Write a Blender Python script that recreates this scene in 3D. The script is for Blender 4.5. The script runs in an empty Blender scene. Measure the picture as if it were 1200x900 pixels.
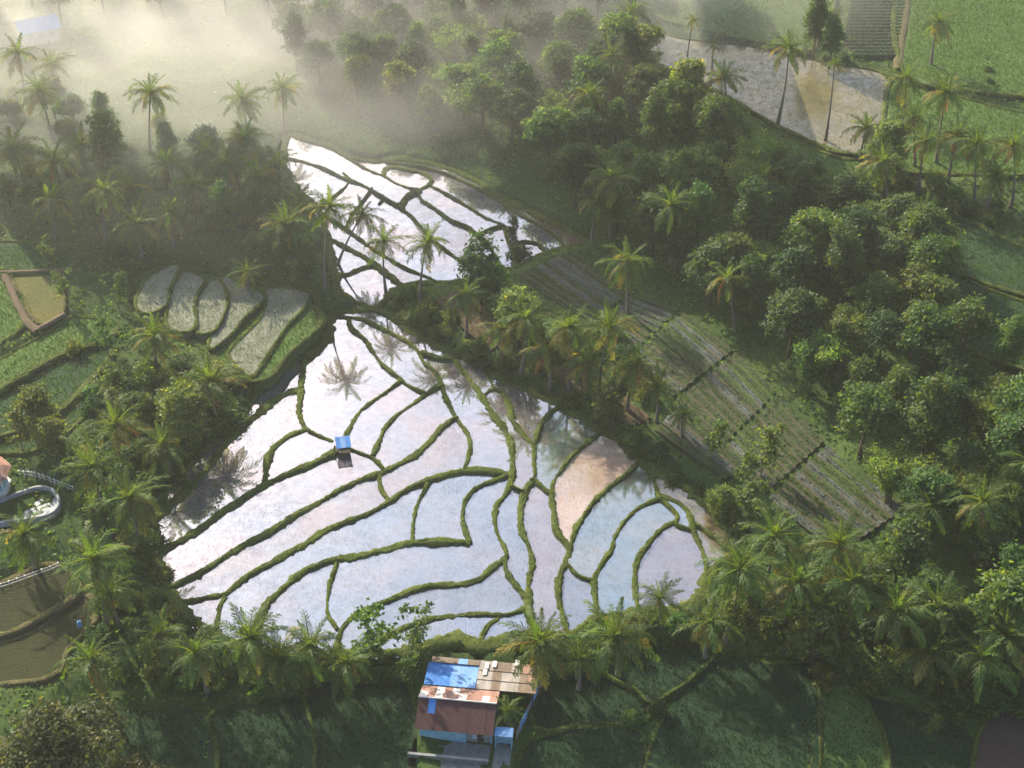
import bpy, math, random, colorsys
import numpy as np
from mathutils import Matrix, Vector

R = math.radians
rng = np.random.default_rng(7)
random.seed(7)
scene = bpy.context.scene
COL = scene.collection

# ------------------------------------------------------------------ camera, sky, sun, exposure
CAM_H, CAM_D, FPX = 120.0, R(38.0), 1700.0
cam_d = bpy.data.cameras.new('camera')
cam_d.sensor_width = 36.0
cam_d.lens = 36.0 * FPX / 1200.0
cam_d.clip_start, cam_d.clip_end = 1.0, 6000.0
cam = bpy.data.objects.new('camera', cam_d)
COL.objects.link(cam)
cam.location = (0, 0, CAM_H)
cam.rotation_euler = (R(90) - CAM_D, 0, 0)
scene.camera = cam

HAZE, MIST = 0.00020, True
SUN_EL, SUN_AZ = R(29.0), R(-34.0)        # azimuth from +Y, negative = to the left
world = bpy.data.worlds.new('World')
scene.world = world
world.use_nodes = True
wn = world.node_tree
wn.nodes.clear()
w_out = wn.nodes.new('ShaderNodeOutputWorld')
w_bg = wn.nodes.new('ShaderNodeBackground')
w_sky = wn.nodes.new('ShaderNodeTexSky')
w_sky.sky_type = 'NISHITA'
w_sky.sun_disc = False
w_sky.sun_elevation = SUN_EL
w_sky.sun_rotation = SUN_AZ
w_sky.air_density = 1.0
w_sky.dust_density = 3.0
w_sky.ozone_density = 1.2
w_bg.inputs['Strength'].default_value = 0.13
wn.links.new(w_sky.outputs[0], w_bg.inputs['Color'])
wn.links.new(w_bg.outputs[0], w_out.inputs['Surface'])

sun_d = bpy.data.lights.new('sun', 'SUN')
sun_d.energy = 5.0
sun_d.angle = R(0.6)
sun_d.color = (1.0, 0.87, 0.66)
sun = bpy.data.objects.new('sun', sun_d)
COL.objects.link(sun)
sdir = Vector((math.sin(SUN_AZ) * math.cos(SUN_EL), math.cos(SUN_AZ) * math.cos(SUN_EL), math.sin(SUN_EL)))
sun.rotation_euler = sdir.to_track_quat('Z', 'Y').to_euler()
sun.location = (-60, 200, 150)

scene.view_settings.view_transform = 'Standard'
scene.view_settings.look = 'None'
scene.view_settings.gamma = 1.0
scene.view_settings.exposure = 0.9
scene.render.engine = 'CYCLES'
cy = scene.cycles
cy.use_denoising = True
cy.max_bounces = 6
cy.diffuse_bounces = 2
cy.glossy_bounces = 3
cy.transmission_bounces = 2
cy.volume_bounces = 2
cy.transparent_max_bounces = 4
cy.caustics_reflective = False
cy.caustics_refractive = False
cy.volume_step_rate = 0.5

# ------------------------------------------------------------------ helpers
def G(px, py, z=0.0):
    """pixel of the photograph -> point on the horizontal plane z"""
    x = (px - 600.0) / FPX
    y = -(py - 450.0) / FPX
    dy = math.cos(CAM_D) + y * math.sin(CAM_D)
    dz = -math.sin(CAM_D) + y * math.cos(CAM_D)
    t = (z - CAM_H) / dz
    return np.array([x * t, dy * t, z])

def ray_at_y(px, py, Y):
    x = (px - 600.0) / FPX
    y = -(py - 450.0) / FPX
    dy = math.cos(CAM_D) + y * math.sin(CAM_D)
    dz = -math.sin(CAM_D) + y * math.cos(CAM_D)
    t = Y / dy
    return np.array([x * t, Y, CAM_H + dz * t])

def tag(o, label=None, cat=None, group=None, kind=None):
    if label: o['label'] = label
    if cat: o['category'] = cat
    if group: o['group'] = group
    if kind: o['kind'] = kind
    return o

def mesh_np(name, v, f, var=None, mats=(), midx=None, smooth=False):
    """mesh from numpy arrays: v (n,3), f (m,3|4)"""
    v = np.asarray(v, dtype=np.float32)
    f = np.asarray(f, dtype=np.int32)
    me = bpy.data.meshes.new(name)
    n, k = f.shape
    me.vertices.add(len(v))
    me.vertices.foreach_set('co', v.ravel())
    me.loops.add(n * k)
    me.loops.foreach_set('vertex_index', f.ravel())
    me.polygons.add(n)
    me.polygons.foreach_set('loop_start', np.arange(0, n * k, k, dtype=np.int32))
    me.polygons.foreach_set('loop_total', np.full(n, k, dtype=np.int32))
    for m in mats: me.materials.append(m)
    if midx is not None:
        me.polygons.foreach_set('material_index', np.asarray(midx, dtype=np.int32))
    if smooth:
        me.polygons.foreach_set('use_smooth', np.ones(n, dtype=bool))
    if var is not None:
        a = me.attributes.new('var', 'FLOAT', 'POINT')
        a.data.foreach_set('value', np.asarray(var, dtype=np.float32))
    me.update(calc_edges=True)
    me.validate()
    return me

class MB:
    """collects boxes, tubes and polygons for one mesh"""
    def __init__(s): s.v, s.f = [], []
    def add(s, v, f):
        o = len(s.v)
        s.v += [tuple(float(c) for c in p) for p in v]
        s.f += [tuple(o + i for i in q) for q in f]
        return s
    def box(s, x0, x1, y0, y1, z0, z1):
        v = [(x0,y0,z0),(x1,y0,z0),(x1,y1,z0),(x0,y1,z0),(x0,y0,z1),(x1,y0,z1),(x1,y1,z1),(x0,y1,z1)]
        return s.add(v, [(0,3,2,1),(4,5,6,7),(0,1,5,4),(1,2,6,5),(2,3,7,6),(3,0,4,7)])
    def tube(s, pts, rad, n=6, cap=True):
        pts = [np.array(p, float) for p in pts]
        if not hasattr(rad, '__len__'): rad = [rad] * len(pts)
        vs, fs = [], []
        for i, p in enumerate(pts):
            t = pts[min(i+1, len(pts)-1)] - pts[max(i-1, 0)]
            t /= np.linalg.norm(t) + 1e-9
            a = np.cross(t, (0.13, 0.97, 0.2) if abs(t[2]) > .8 else (0, 0, 1)); a /= np.linalg.norm(a)
            b = np.cross(t, a)
            for k in range(n):
                an = 2 * math.pi * k / n
                vs.append(p + rad[i] * (math.cos(an) * a + math.sin(an) * b))
        for i in range(len(pts) - 1):
            for k in range(n):
                k2 = (k + 1) % n
                fs.append((i*n+k, i*n+k2, (i+1)*n+k2, (i+1)*n+k))
        if cap:
            fs.append(tuple(range(n-1, -1, -1)))
            fs.append(tuple((len(pts)-1)*n + k for k in range(n)))
        return s.add(vs, fs)
    def slab(s, quad, th):
        """thick panel from four corners"""
        q = [np.array(p, float) for p in quad]
        nrm = np.cross(q[1]-q[0], q[3]-q[0]); nrm /= np.linalg.norm(nrm)
        lo = [p - nrm*th for p in q]
        return s.add(q+lo, [(0,1,2,3),(7,6,5,4),(0,4,5,1),(1,5,6,2),(2,6,7,3),(3,7,4,0)])
    def prism(s, poly, z0, z1):
        n = len(poly)
        v = [(p[0],p[1],z0) for p in poly] + [(p[0],p[1],z1) for p in poly]
        f = [tuple(range(n-1,-1,-1)), tuple(range(n,2*n))] + [(i,(i+1)%n,n+(i+1)%n,n+i) for i in range(n)]
        return s.add(v, f)
    def mesh(s, name, mat, smooth=False):
        me = bpy.data.meshes.new(name)
        me.from_pydata(s.v, [], s.f)
        if mat: me.materials.append(mat)
        if smooth:
            for p in me.polygons: p.use_smooth = True
        return me
    def build(s, name, mat, parent=None, smooth=False):
        return link(name, s.mesh(name, mat, smooth), parent)

def link(name, data, parent=None):
    o = bpy.data.objects.new(name, data)
    COL.objects.link(o)
    if parent is not None: o.parent = parent
    return o

def empty(name, loc=(0, 0, 0), rz=0.0, s=1.0):
    o = link(name, None)
    o.empty_display_size = 0.3
    o.location = tuple(float(c) for c in loc)
    o.rotation_euler = (0, 0, rz)
    o.scale = (s, s, s)
    return o

# ------------------------------------------------------------------ materials
def new_mat(name):
    m = bpy.data.materials.new(name)
    m.use_nodes = True
    nt = m.node_tree
    nt.nodes.clear()
    out = nt.nodes.new('ShaderNodeOutputMaterial')
    return m, nt, out

def N(nt, t, **kw):
    n = nt.nodes.new(t)
    for k, v in kw.items():
        if k in n.inputs.keys(): n.inputs[k].default_value = v
        else: setattr(n, k, v)
    return n

def noise(nt, scale, detail=4.0, rough=0.6, coord='Object', vec_scale=None):
    tc = N(nt, 'ShaderNodeTexCoord')
    no = N(nt, 'ShaderNodeTexNoise', Scale=scale, Detail=detail, Roughness=rough)
    if vec_scale:
        mp = N(nt, 'ShaderNodeMapping')
        mp.inputs['Scale'].default_value = vec_scale
        nt.links.new(tc.outputs[coord], mp.inputs['Vector'])
        nt.links.new(mp.outputs[0], no.inputs['Vector'])
    else:
        nt.links.new(tc.outputs[coord], no.inputs['Vector'])
    return no.outputs['Fac']

def ramp(nt, fac, stops):
    r = N(nt, 'ShaderNodeValToRGB')
    els = r.color_ramp.elements
    while len(els) < len(stops): els.new(0.5)
    for e, (p, c) in zip(els, stops):
        e.position = p
        e.color = (*c, 1.0)
    nt.links.new(fac, r.inputs[0])
    return r.outputs[0]

def mixc(nt, fac, a, b, mode='MIX'):
    m = N(nt, 'ShaderNodeMix', data_type='RGBA', blend_type=mode)
    for sock, val in ((m.inputs[0], fac), (m.inputs[6], a), (m.inputs[7], b)):
        if hasattr(val, 'links') or hasattr(val, 'is_linked'): nt.links.new(val, sock)
        elif isinstance(val, (int, float)): sock.default_value = val
        else: sock.default_value = (*val, 1.0)
    return m.outputs[2]

def mat_plain(name, c1, c2, scale=1.5, rough=0.8, bump=0.0, metal=0.0, vec_scale=None):
    m, nt, out = new_mat(name)
    p = N(nt, 'ShaderNodeBsdfPrincipled', Roughness=rough, Metallic=metal)
    f = noise(nt, scale, 5.0, 0.65, vec_scale=vec_scale)
    nt.links.new(ramp(nt, f, [(0.34, c1), (0.68, c2)]), p.inputs['Base Color'])
    if bump:
        b = N(nt, 'ShaderNodeBump', Strength=bump, Distance=0.1)
        nt.links.new(noise(nt, scale * 6, 3.0), b.inputs['Height'])
        nt.links.new(b.outputs[0], p.inputs['Normal'])
    nt.links.new(p.outputs[0], out.inputs[0])
    return m

def mat_leaf(name, dark, light, transl=0.4, tip=None, hue=0.03):
    """leaf blades: colour varies blade by blade and from tree to tree; light passes through them"""
    m, nt, out = new_mat(name)
    at = N(nt, 'ShaderNodeAttribute', attribute_name='var')
    stops = [(0.0, dark), (0.75, light)] + ([(1.0, tip)] if tip else [])
    c = ramp(nt, at.outputs['Fac'], stops)
    oi = N(nt, 'ShaderNodeObjectInfo')
    hsv = N(nt, 'ShaderNodeHueSaturation', Saturation=1.0)
    mr = N(nt, 'ShaderNodeMapRange')
    mr.inputs['To Min'].default_value = 0.5 - hue
    mr.inputs['To Max'].default_value = 0.5 + hue * 0.6
    nt.links.new(oi.outputs['Random'], mr.inputs[0])
    nt.links.new(mr.outputs[0], hsv.inputs['Hue'])
    mv = N(nt, 'ShaderNodeMath', operation='MULTIPLY_ADD')
    mu = N(nt, 'ShaderNodeMath', operation='FRACT')
    m7 = N(nt, 'ShaderNodeMath', operation='MULTIPLY')
    m7.inputs[1].default_value = 7.31
    nt.links.new(oi.outputs['Random'], m7.inputs[0])
    nt.links.new(m7.outputs[0], mu.inputs[0])
    nt.links.new(mu.outputs[0], mv.inputs[0])
    mv.inputs[1].default_value = 0.6
    mv.inputs[2].default_value = 0.72
    nt.links.new(mv.outputs[0], hsv.inputs['Value'])
    nt.links.new(c, hsv.inputs['Color'])
    di = N(nt, 'ShaderNodeBsdfDiffuse')
    tr = N(nt, 'ShaderNodeBsdfTranslucent')
    gl = N(nt, 'ShaderNodeBsdfGlossy', Roughness=0.55)
    gl.inputs['Color'].default_value = (0.9, 0.95, 0.9, 1)
    nt.links.new(hsv.outputs[0], di.inputs['Color'])
    warm = mixc(nt, 1.0, hsv.outputs[0], (2.1, 1.75, 0.5), 'MULTIPLY')
    nt.links.new(warm, tr.inputs['Color'])
    ms = N(nt, 'ShaderNodeMixShader', Fac=transl)
    nt.links.new(di.outputs[0], ms.inputs[1])
    nt.links.new(tr.outputs[0], ms.inputs[2])
    ms2 = N(nt, 'ShaderNodeMixShader', Fac=0.02)
    nt.links.new(ms.outputs[0], ms2.inputs[1])
    nt.links.new(gl.outputs[0], ms2.inputs[2])
    nt.links.new(ms2.outputs[0], out.inputs[0])
    return m

def mat_water(name, mud1, mud2, refl=0.52, tint=(0.62, 0.625, 0.67), rough=0.03, ripple=0.03):
    """still field water over mud: mirror of the sky with the mud bed showing through in patches"""
    m, nt, out = new_mat(name)
    di = N(nt, 'ShaderNodeBsdfDiffuse')
    gl = N(nt, 'ShaderNodeBsdfGlossy', Roughness=rough)
    oi = N(nt, 'ShaderNodeObjectInfo')
    f = noise(nt, 0.22, 6.0, 0.7)
    mud = ramp(nt, f, [(0.35, mud1), (0.65, mud2)])
    nt.links.new(mud, di.inputs['Color'])
    f2 = noise(nt, 0.13, 5.0, 0.65)
    cool = tuple(min(1.0, c*k) for c, k in zip(tint, (0.92, 0.99, 1.04)))
    warm = tuple(min(1.0, c*k) for c, k in zip(tint, (1.10, 1.0, 0.96)))
    nt.links.new(ramp(nt, f2, [(0.36, cool), (0.5, tint), (0.64, warm)]), gl.inputs['Color'])
    b = N(nt, 'ShaderNodeBump', Strength=ripple, Distance=0.05)
    nt.links.new(noise(nt, 2.2, 3.0), b.inputs['Height'])
    nt.links.new(b.outputs[0], gl.inputs['Normal'])
    fa = noise(nt, 0.9, 8.0, 0.8)
    mr = N(nt, 'ShaderNodeMapRange')
    mr.inputs['From Min'].default_value = 0.3
    mr.inputs['From Max'].default_value = 0.7
    mr.inputs['To Min'].default_value = refl - 0.22
    mr.inputs['To Max'].default_value = min(0.97, refl + 0.20)
    nt.links.new(fa, mr.inputs[0])
    ad = N(nt, 'ShaderNodeMath', operation='MULTIPLY_ADD')
    ad.inputs[1].default_value = 0.16
    nt.links.new(oi.outputs['Random'], ad.inputs[0])
    nt.links.new(mr.outputs[0], ad.inputs[2])
    ms = N(nt, 'ShaderNodeMixShader')
    nt.links.new(ad.outputs[0], ms.inputs[0])
    nt.links.new(di.outputs[0], ms.inputs[1])
    nt.links.new(gl.outputs[0], ms.inputs[2])
    nt.links.new(ms.outputs[0], out.inputs[0])
    return m

def mat_ground(name, stops, s1=0.08, s2=1.3, bump=0.5, vec_scale=None):
    m, nt, out = new_mat(name)
    p = N(nt, 'ShaderNodeBsdfPrincipled', Roughness=0.95)
    p.inputs['Specular IOR Level'].default_value = 0.15
    a = noise(nt, s1, 5.0, 0.6)
    b = noise(nt, s2, 5.0, 0.7, vec_scale=vec_scale)
    mx = N(nt, 'ShaderNodeMath', operation='MULTIPLY_ADD')
    mx.inputs[1].default_value = 0.5
    hb = N(nt, 'ShaderNodeMath', operation='MULTIPLY')
    hb.inputs[1].default_value = 0.5
    nt.links.new(b, hb.inputs[0])
    nt.links.new(a, mx.inputs[0])
    nt.links.new(hb.outputs[0], mx.inputs[2])
    nt.links.new(ramp(nt, mx.outputs[0], stops), p.inputs['Base Color'])
    bu = N(nt, 'ShaderNodeBump', Strength=bump, Distance=0.25)
    nt.links.new(b, bu.inputs['Height'])
    nt.links.new(bu.outputs[0], p.inputs['Normal'])
    nt.links.new(p.outputs[0], out.inputs[0])
    return m

M = {}
M['ground'] = mat_ground('undergrowth_soil', [(0.3, (0.023, 0.041, 0.013)), (0.5, (0.046, 0.084, 0.023)), (0.7, (0.098, 0.115, 0.039))])
M['rice_green'] = mat_ground('rice_field_green', [(0.3, (0.024, 0.051, 0.025)), (0.5, (0.037, 0.073, 0.034)), (0.7, (0.061, 0.089, 0.041))], s1=0.12, s2=2.0, vec_scale=(1.0, 0.35, 1.0))
M['rice_shade_tint'] = mat_ground('rice_field_shade_tint', [(0.3, (0.012, 0.032, 0.018)), (0.5, (0.020, 0.046, 0.022)), (0.7, (0.038, 0.062, 0.028))], s1=0.12, s2=2.0)  # rice field green with the lower fields' shade painted into the colour
M['rice_lush'] = mat_ground('rice_field_lush', [(0.3, (0.056, 0.102, 0.032)), (0.55, (0.091, 0.151, 0.040)), (0.75, (0.140, 0.173, 0.053))], s1=0.12, s2=2.0)
M['rice_dry'] = mat_ground('ripe_field', [(0.3, (0.056, 0.090, 0.028)), (0.5, (0.112, 0.117, 0.040)), (0.7, (0.168, 0.135, 0.048))], s1=0.14, s2=2.4)
M['fallow'] = mat_ground('fallow_field', [(0.3, (0.024, 0.030, 0.013)), (0.55, (0.040, 0.044, 0.019)), (0.75, (0.056, 0.058, 0.025))], s1=0.1, s2=2.5, vec_scale=(0.3, 1.5, 1.0))
M['stubble'] = mat_ground('pale_stubble', [(0.3, (0.117, 0.133, 0.086)), (0.5, (0.216, 0.228, 0.171)), (0.7, (0.324, 0.332, 0.270))], s1=0.35, s2=2.2, vec_scale=(2.2, 0.4, 1.0))
M['plough'] = mat_ground('ploughed_soil', [(0.3, (0.055, 0.036, 0.034)), (0.6, (0.085, 0.058, 0.055)), (0.8, (0.11, 0.08, 0.075))], s1=0.1, s2=2.5)
M['dirt'] = mat_ground('dirt_path', [(0.3, (0.099, 0.076, 0.050)), (0.6, (0.149, 0.115, 0.078)), (0.8, (0.189, 0.151, 0.107))], s1=0.3, s2=3.0)
M['bund'] = mat_ground('grassy_bund', [(0.30, (0.040, 0.034, 0.018)), (0.42, (0.045, 0.060, 0.018)), (0.55, (0.085, 0.115, 0.028)), (0.72, (0.170, 0.165, 0.050))], s1=0.3, s2=2.2, bump=0.8)
M['bund_dry'] = mat_ground('worn_bund', [(0.3, (0.060, 0.060, 0.028)), (0.5, (0.110, 0.100, 0.050)), (0.7, (0.170, 0.145, 0.075))], s1=0.25, s2=3.0, bump=0.8)
M['water'] = mat_water('paddy_water', (0.16, 0.15, 0.17), (0.26, 0.24, 0.25))
M['water_blue'] = mat_water('paddy_water_clear', (0.12, 0.14, 0.17), (0.22, 0.23, 0.27), 0.48, (0.58, 0.63, 0.71), 0.05, 0.06)
M['water_pink'] = mat_water('paddy_shallow_mud', (0.36, 0.25, 0.19), (0.52, 0.41, 0.35), 0.34, (0.8, 0.74, 0.70), 0.10, 0.05)
M['water_teal'] = mat_water('paddy_water_teal', (0.06, 0.10, 0.10), (0.20, 0.18, 0.15), 0.46, (0.66, 0.74, 0.77), 0.06, 0.06)
M['water_brown'] = mat_water('paddy_brown_water', (0.09, 0.07, 0.045), (0.20, 0.16, 0.11), 0.30, (.75, .73, .68), 0.14, 0.12)
M['water_mud'] = mat_water('flooded_mud_field', (0.12, 0.11, 0.055), (0.19, 0.165, 0.085), 0.16, (.8, .78, .72), 0.20, 0.25)
M['grass'] = mat_leaf('grass_blades', (0.036, 0.086, 0.015), (0.101, 0.187, 0.028), 0.55, (0.238, 0.244, 0.077))
M['rice'] = mat_leaf('rice_seedlings', (0.040, 0.075, 0.030), (0.085, 0.130, 0.045), 0.25)
M['crop'] = mat_leaf('crop_blades', (0.023, 0.068, 0.015), (0.054, 0.115, 0.023), 0.40, (0.122, 0.135, 0.038))
M['crop_shade_tint'] = mat_leaf('rice_blades_shade_tint', (0.014, 0.042, 0.018), (0.030, 0.072, 0.026), 0.35, (0.06, 0.085, 0.03))  # same rice blades, colour darkened to stand for shade on the lower fields
M['crop_grey'] = mat_leaf('cabbage_leaves', (0.085, 0.148, 0.121), (0.182, 0.267, 0.235), 0.20)
M['weed'] = mat_leaf('undergrowth_leaves', (0.026, 0.066, 0.015), (0.071, 0.143, 0.028), 0.55, (0.166, 0.200, 0.051))
M['leaf_dark'] = mat_leaf('dark_leaves', (0.019, 0.060, 0.018), (0.054, 0.122, 0.033), 0.55, (0.106, 0.172, 0.039))
M['leaf_mid'] = mat_leaf('mid_leaves', (0.031, 0.089, 0.023), (0.084, 0.172, 0.036), 0.55, (0.166, 0.215, 0.045))
M['leaf_gold'] = mat_leaf('golden_leaves', (0.048, 0.101, 0.022), (0.123, 0.188, 0.037), 0.55, (0.227, 0.259, 0.061))
M['leaf_olive'] = mat_leaf('olive_leaves', (0.030, 0.044, 0.015), (0.068, 0.082, 0.024), 0.45, (0.15, 0.14, 0.05))
M['leaf_bamboo'] = mat_leaf('bamboo_leaves', (0.054, 0.126, 0.033), (0.125, 0.215, 0.051), 0.55, (0.214, 0.272, 0.077))
M['frond'] = mat_leaf('palm_frond_green', (0.029, 0.073, 0.015), (0.076, 0.147, 0.026), 0.55, (0.152, 0.194, 0.044), hue=0.02)
M['frond_old'] = mat_leaf('palm_frond_yellowing', (0.098, 0.122, 0.024), (0.218, 0.212, 0.042), 0.42, (0.340, 0.257, 0.073), hue=0.02)
M['frond_dead'] = mat_leaf('palm_frond_dead', (0.149, 0.095, 0.047), (0.284, 0.169, 0.081), 0.25, (0.378, 0.243, 0.135), hue=0.02)
M['bark'] = mat_plain('tree_bark', (0.055, 0.042, 0.030), (0.130, 0.105, 0.080), 2.0, 0.9)
M['palm_bark'] = mat_plain('palm_bark', (0.110, 0.092, 0.072), (0.235, 0.205, 0.165), 1.5, 0.9, vec_scale=(1, 1, 5))

# ------------------------------------------------------------------ traced layout (photograph pixels)
OUTER_MAIN = [(384,374),(392,369),(409,365),(437,362),(460,371),(480,384),(500,397),(527,411),(550,420),(567,430),(597,447),(642,465),(660,473),(682,487),(707,504),(730,520),(750,537),(770,550),(787,560),(807,572),(830,592),(850,615),(866,634),(858,652),(838,668),(829,682),(826,696),(812,710),(790,716),(750,719),(725,723),(700,725),(687,736),(665,746),(640,745),(602,746),(580,755),(562,758),(545,751),(530,749),(500,757),(470,765),(440,767),(395,769),(345,768),(300,766),(275,758),(254,749),(235,735),(222,722),(205,705),(193,685),(180,650),(178,610),(185,588),(200,563),(225,540),(262,505),(292,470),(320,445),(340,421),(362,399),(376,386)]
OUTER_TOP = [(335,160),(345,158),(387,172),(410,184),(440,188),(470,186),(520,196),(560,214),(582,228),(630,252),(690,285),(665,292),(640,298),(606,313),(585,320),(560,328),(530,332),(500,332),(470,338),(452,352),(440,362),(427,359),(410,350),(395,339),(392,322),(384,282),(372,245),(350,226),(334,200)]
BUNDS = [  # (width in metres, points)
 (0.7, [(345,161),(387,174),(410,187),(432,200),(450,207),(465,216),(482,222),(491,223)]),
 (0.8, [(336,185),(357,190),(377,197),(402,209),(417,214),(432,221),(450,232),(467,242),(480,252),(490,262),(503,277),(520,292),(535,303),(560,318),(575,323)]),
 (1.7, [(491,223),(477,231),(469,243)]),
 (1.3, [(491,223),(503,216),(505,210),(495,203),(477,199),(455,196),(449,206)]),
 (0.9, [(503,217),(527,230),(547,242),(567,255),(590,265),(600,275)]),
 (1.0, [(490,226),(495,235),(510,245),(530,260),(545,266),(565,280),(580,300),(588,318)]),
 (0.6, [(590,265),(575,269),(558,276)]),
 (0.7, [(450,232),(444,239)]),
 (0.6, [(402,203),(412,212)]),
 (0.8, [(452,190),(480,193),(520,203),(560,221),(582,234),(605,250),(640,270),(665,291)]),
 (0.9, [(590,265),(597,287),(606,313)]),
 (0.7, [(597,287),(612,284),(630,286),(640,297)]),
 (1.5, [(384,279),(405,290),(425,301),(440,311),(455,322),(472,337)]),
 (1.2, [(438,311),(422,315),(407,322),(392,322)]),
 (0.8, [(376,250),(405,268),(430,287),(450,300),(475,315),(500,325),(512,332)]),
 (0.6, [(436,221),(425,236),(412,252),(405,268)]),
 (0.5, [(372,245),(390,232),(402,222),(410,212)]),
 # main field
 (0.9, [(392,369),(407,371),(427,375),(445,384),(465,394),(482,404),(490,412),(497,426),(510,437),(517,450),(522,465),(530,482),(534,490)]),
 (0.8, [(409,373),(412,384),(427,397),(437,412),(450,429),(470,445)]),
 (0.9, [(470,446),(452,460),(435,472),(420,485),(409,504),(402,518)]),
 (2.2, [(381,374),(385,385),(382,396),(371,410),(358,420)]),
 (1.4, [(358,420),(354,440),(353,455)]),
 (1.1, [(353,455),(352,470),(351,482),(355,497),(364,507)]),
 (0.6, [(362,506),(375,512),(390,518)]),
 (1.7, [(352,456),(335,461),(317,472),(300,487),(285,500),(265,520),(247,545),(230,563),(212,582),(192,600),(179,612)]),
 (0.5, [(340,421),(356,422)]),
 (1.2, [(360,504),(342,510),(327,520),(317,532),(312,552),(312,565)]),
 (1.5, [(398,528),(370,542),(347,552),(318,565),(297,577),(280,589),(260,601),(240,617),(217,632),(192,645),(180,650)]),
 (0.6, [(400,522),(420,530),(437,537),(450,550)]),
 (1.2, [(534,490),(517,502),(502,520),(485,535),(467,545),(449,554),(425,561),(402,572),(380,585),(360,596),(342,607),(327,617),(305,630),(285,640),(265,652),(245,666),(222,679),(196,692)]),
 (0.7, [(445,558),(446,570),(455,586)]),
 (1.3, [(600,557),(590,555),(570,552),(550,552),(530,555),(515,559),(497,565),(475,574),(457,587),(435,600),(405,612),(380,622),(360,636),(340,647),(320,659),(300,670),(282,682),(265,696),(245,700),(225,705),(205,706)]),
 (0.8, [(264,700),(257,715),(253,748)]),
 (1.5, [(551,637),(530,635),(510,635),(490,636),(477,637),(450,644),(420,652),(390,656),(367,665),(352,672),(335,687),(320,700),(308,717),(300,740),(297,765)]),
 (0.7, [(395,660),(387,685),(384,705),(385,722),(396,738)]),
 (0.8, [(502,567),(490,590),(485,610),(484,634)]),
 (0.9, [(592,558),(575,564),(557,572),(545,587),(542,607),(545,622),(551,637)]),
 (0.9, [(601,560),(592,580),(582,592),(580,607),(582,622),(589,637),(594,650),(592,665),(600,680),(612,695),(619,704)]),
 (1.2, [(594,653),(575,667),(565,677),(545,684),(515,686),(490,690),(465,700),(440,710),(417,720),(402,735),(396,752),(394,768)]),
 (1.1, [(620,710),(607,717),(590,721),(565,720),(540,721),(515,724),(495,729),(477,735),(460,742),(440,755),(430,767)]),
 (0.8, [(588,722),(570,736),(562,757)]),
 (0.8, [(534,490),(545,504),(551,517),(550,532),(544,551)]),
 (1.2, [(493,413),(515,420),(530,421),(540,432),(552,447),(565,465),(577,485),(590,502),(597,515),(600,530),(601,547),(600,562)]),
 (0.6, [(530,421),(545,418)]),
 (0.6, [(470,446),(482,454),(498,462)]),
 (1.0, [(516,451),(500,462),(482,475),(465,487),(452,502),(445,517),(437,535)]),
 (1.0, [(566,462),(577,455),(590,462),(597,477),(602,495),(615,512),(625,522),(626,540),(627,555),(624,564)]),
 (0.9, [(568,431),(575,447),(580,456)]),
 (0.9, [(657,474),(642,487),(632,502),(626,522)]),
 (1.0, [(707,505),(687,520),(670,535),(657,552),(648,567),(647,582),(650,605),(652,622),(663,637),(668,645)]),
 (1.0, [(750,539),(735,555),(715,570),(697,587),(685,605),(675,620),(669,640),(665,655),(657,672),(654,690),(657,712),(665,744)]),
 (0.9, [(772,584),(750,594),(735,607),(722,627),(715,647),(702,667),(696,680),(697,695),(700,725)]),
 (0.7, [(666,662),(677,675),(696,681)]),
 (0.9, [(793,610),(775,620),(760,637),(747,657),(744,677),(745,700),(750,719)]),
 (0.7, [(772,584),(785,594),(794,605),(793,615),(810,621)]),
 (0.9, [(773,580),(795,590),(807,602),(811,617),(817,632),(825,650),(828,672),(827,692)]),
 (0.9, [(750,539),(765,560),(772,584)]),
 (0.7, [(811,612),(837,630),(850,645),(857,652)]),
 (1.2, [(625,562),(615,577),(610,605),(612,625),(620,642),(624,660),(620,680),(619,700),(620,715),(626,744)]),
 (0.5, [(600,566),(602,572),(613,577)]),
 (0.7, [(627,562),(635,571),(647,579)]),
]
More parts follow.
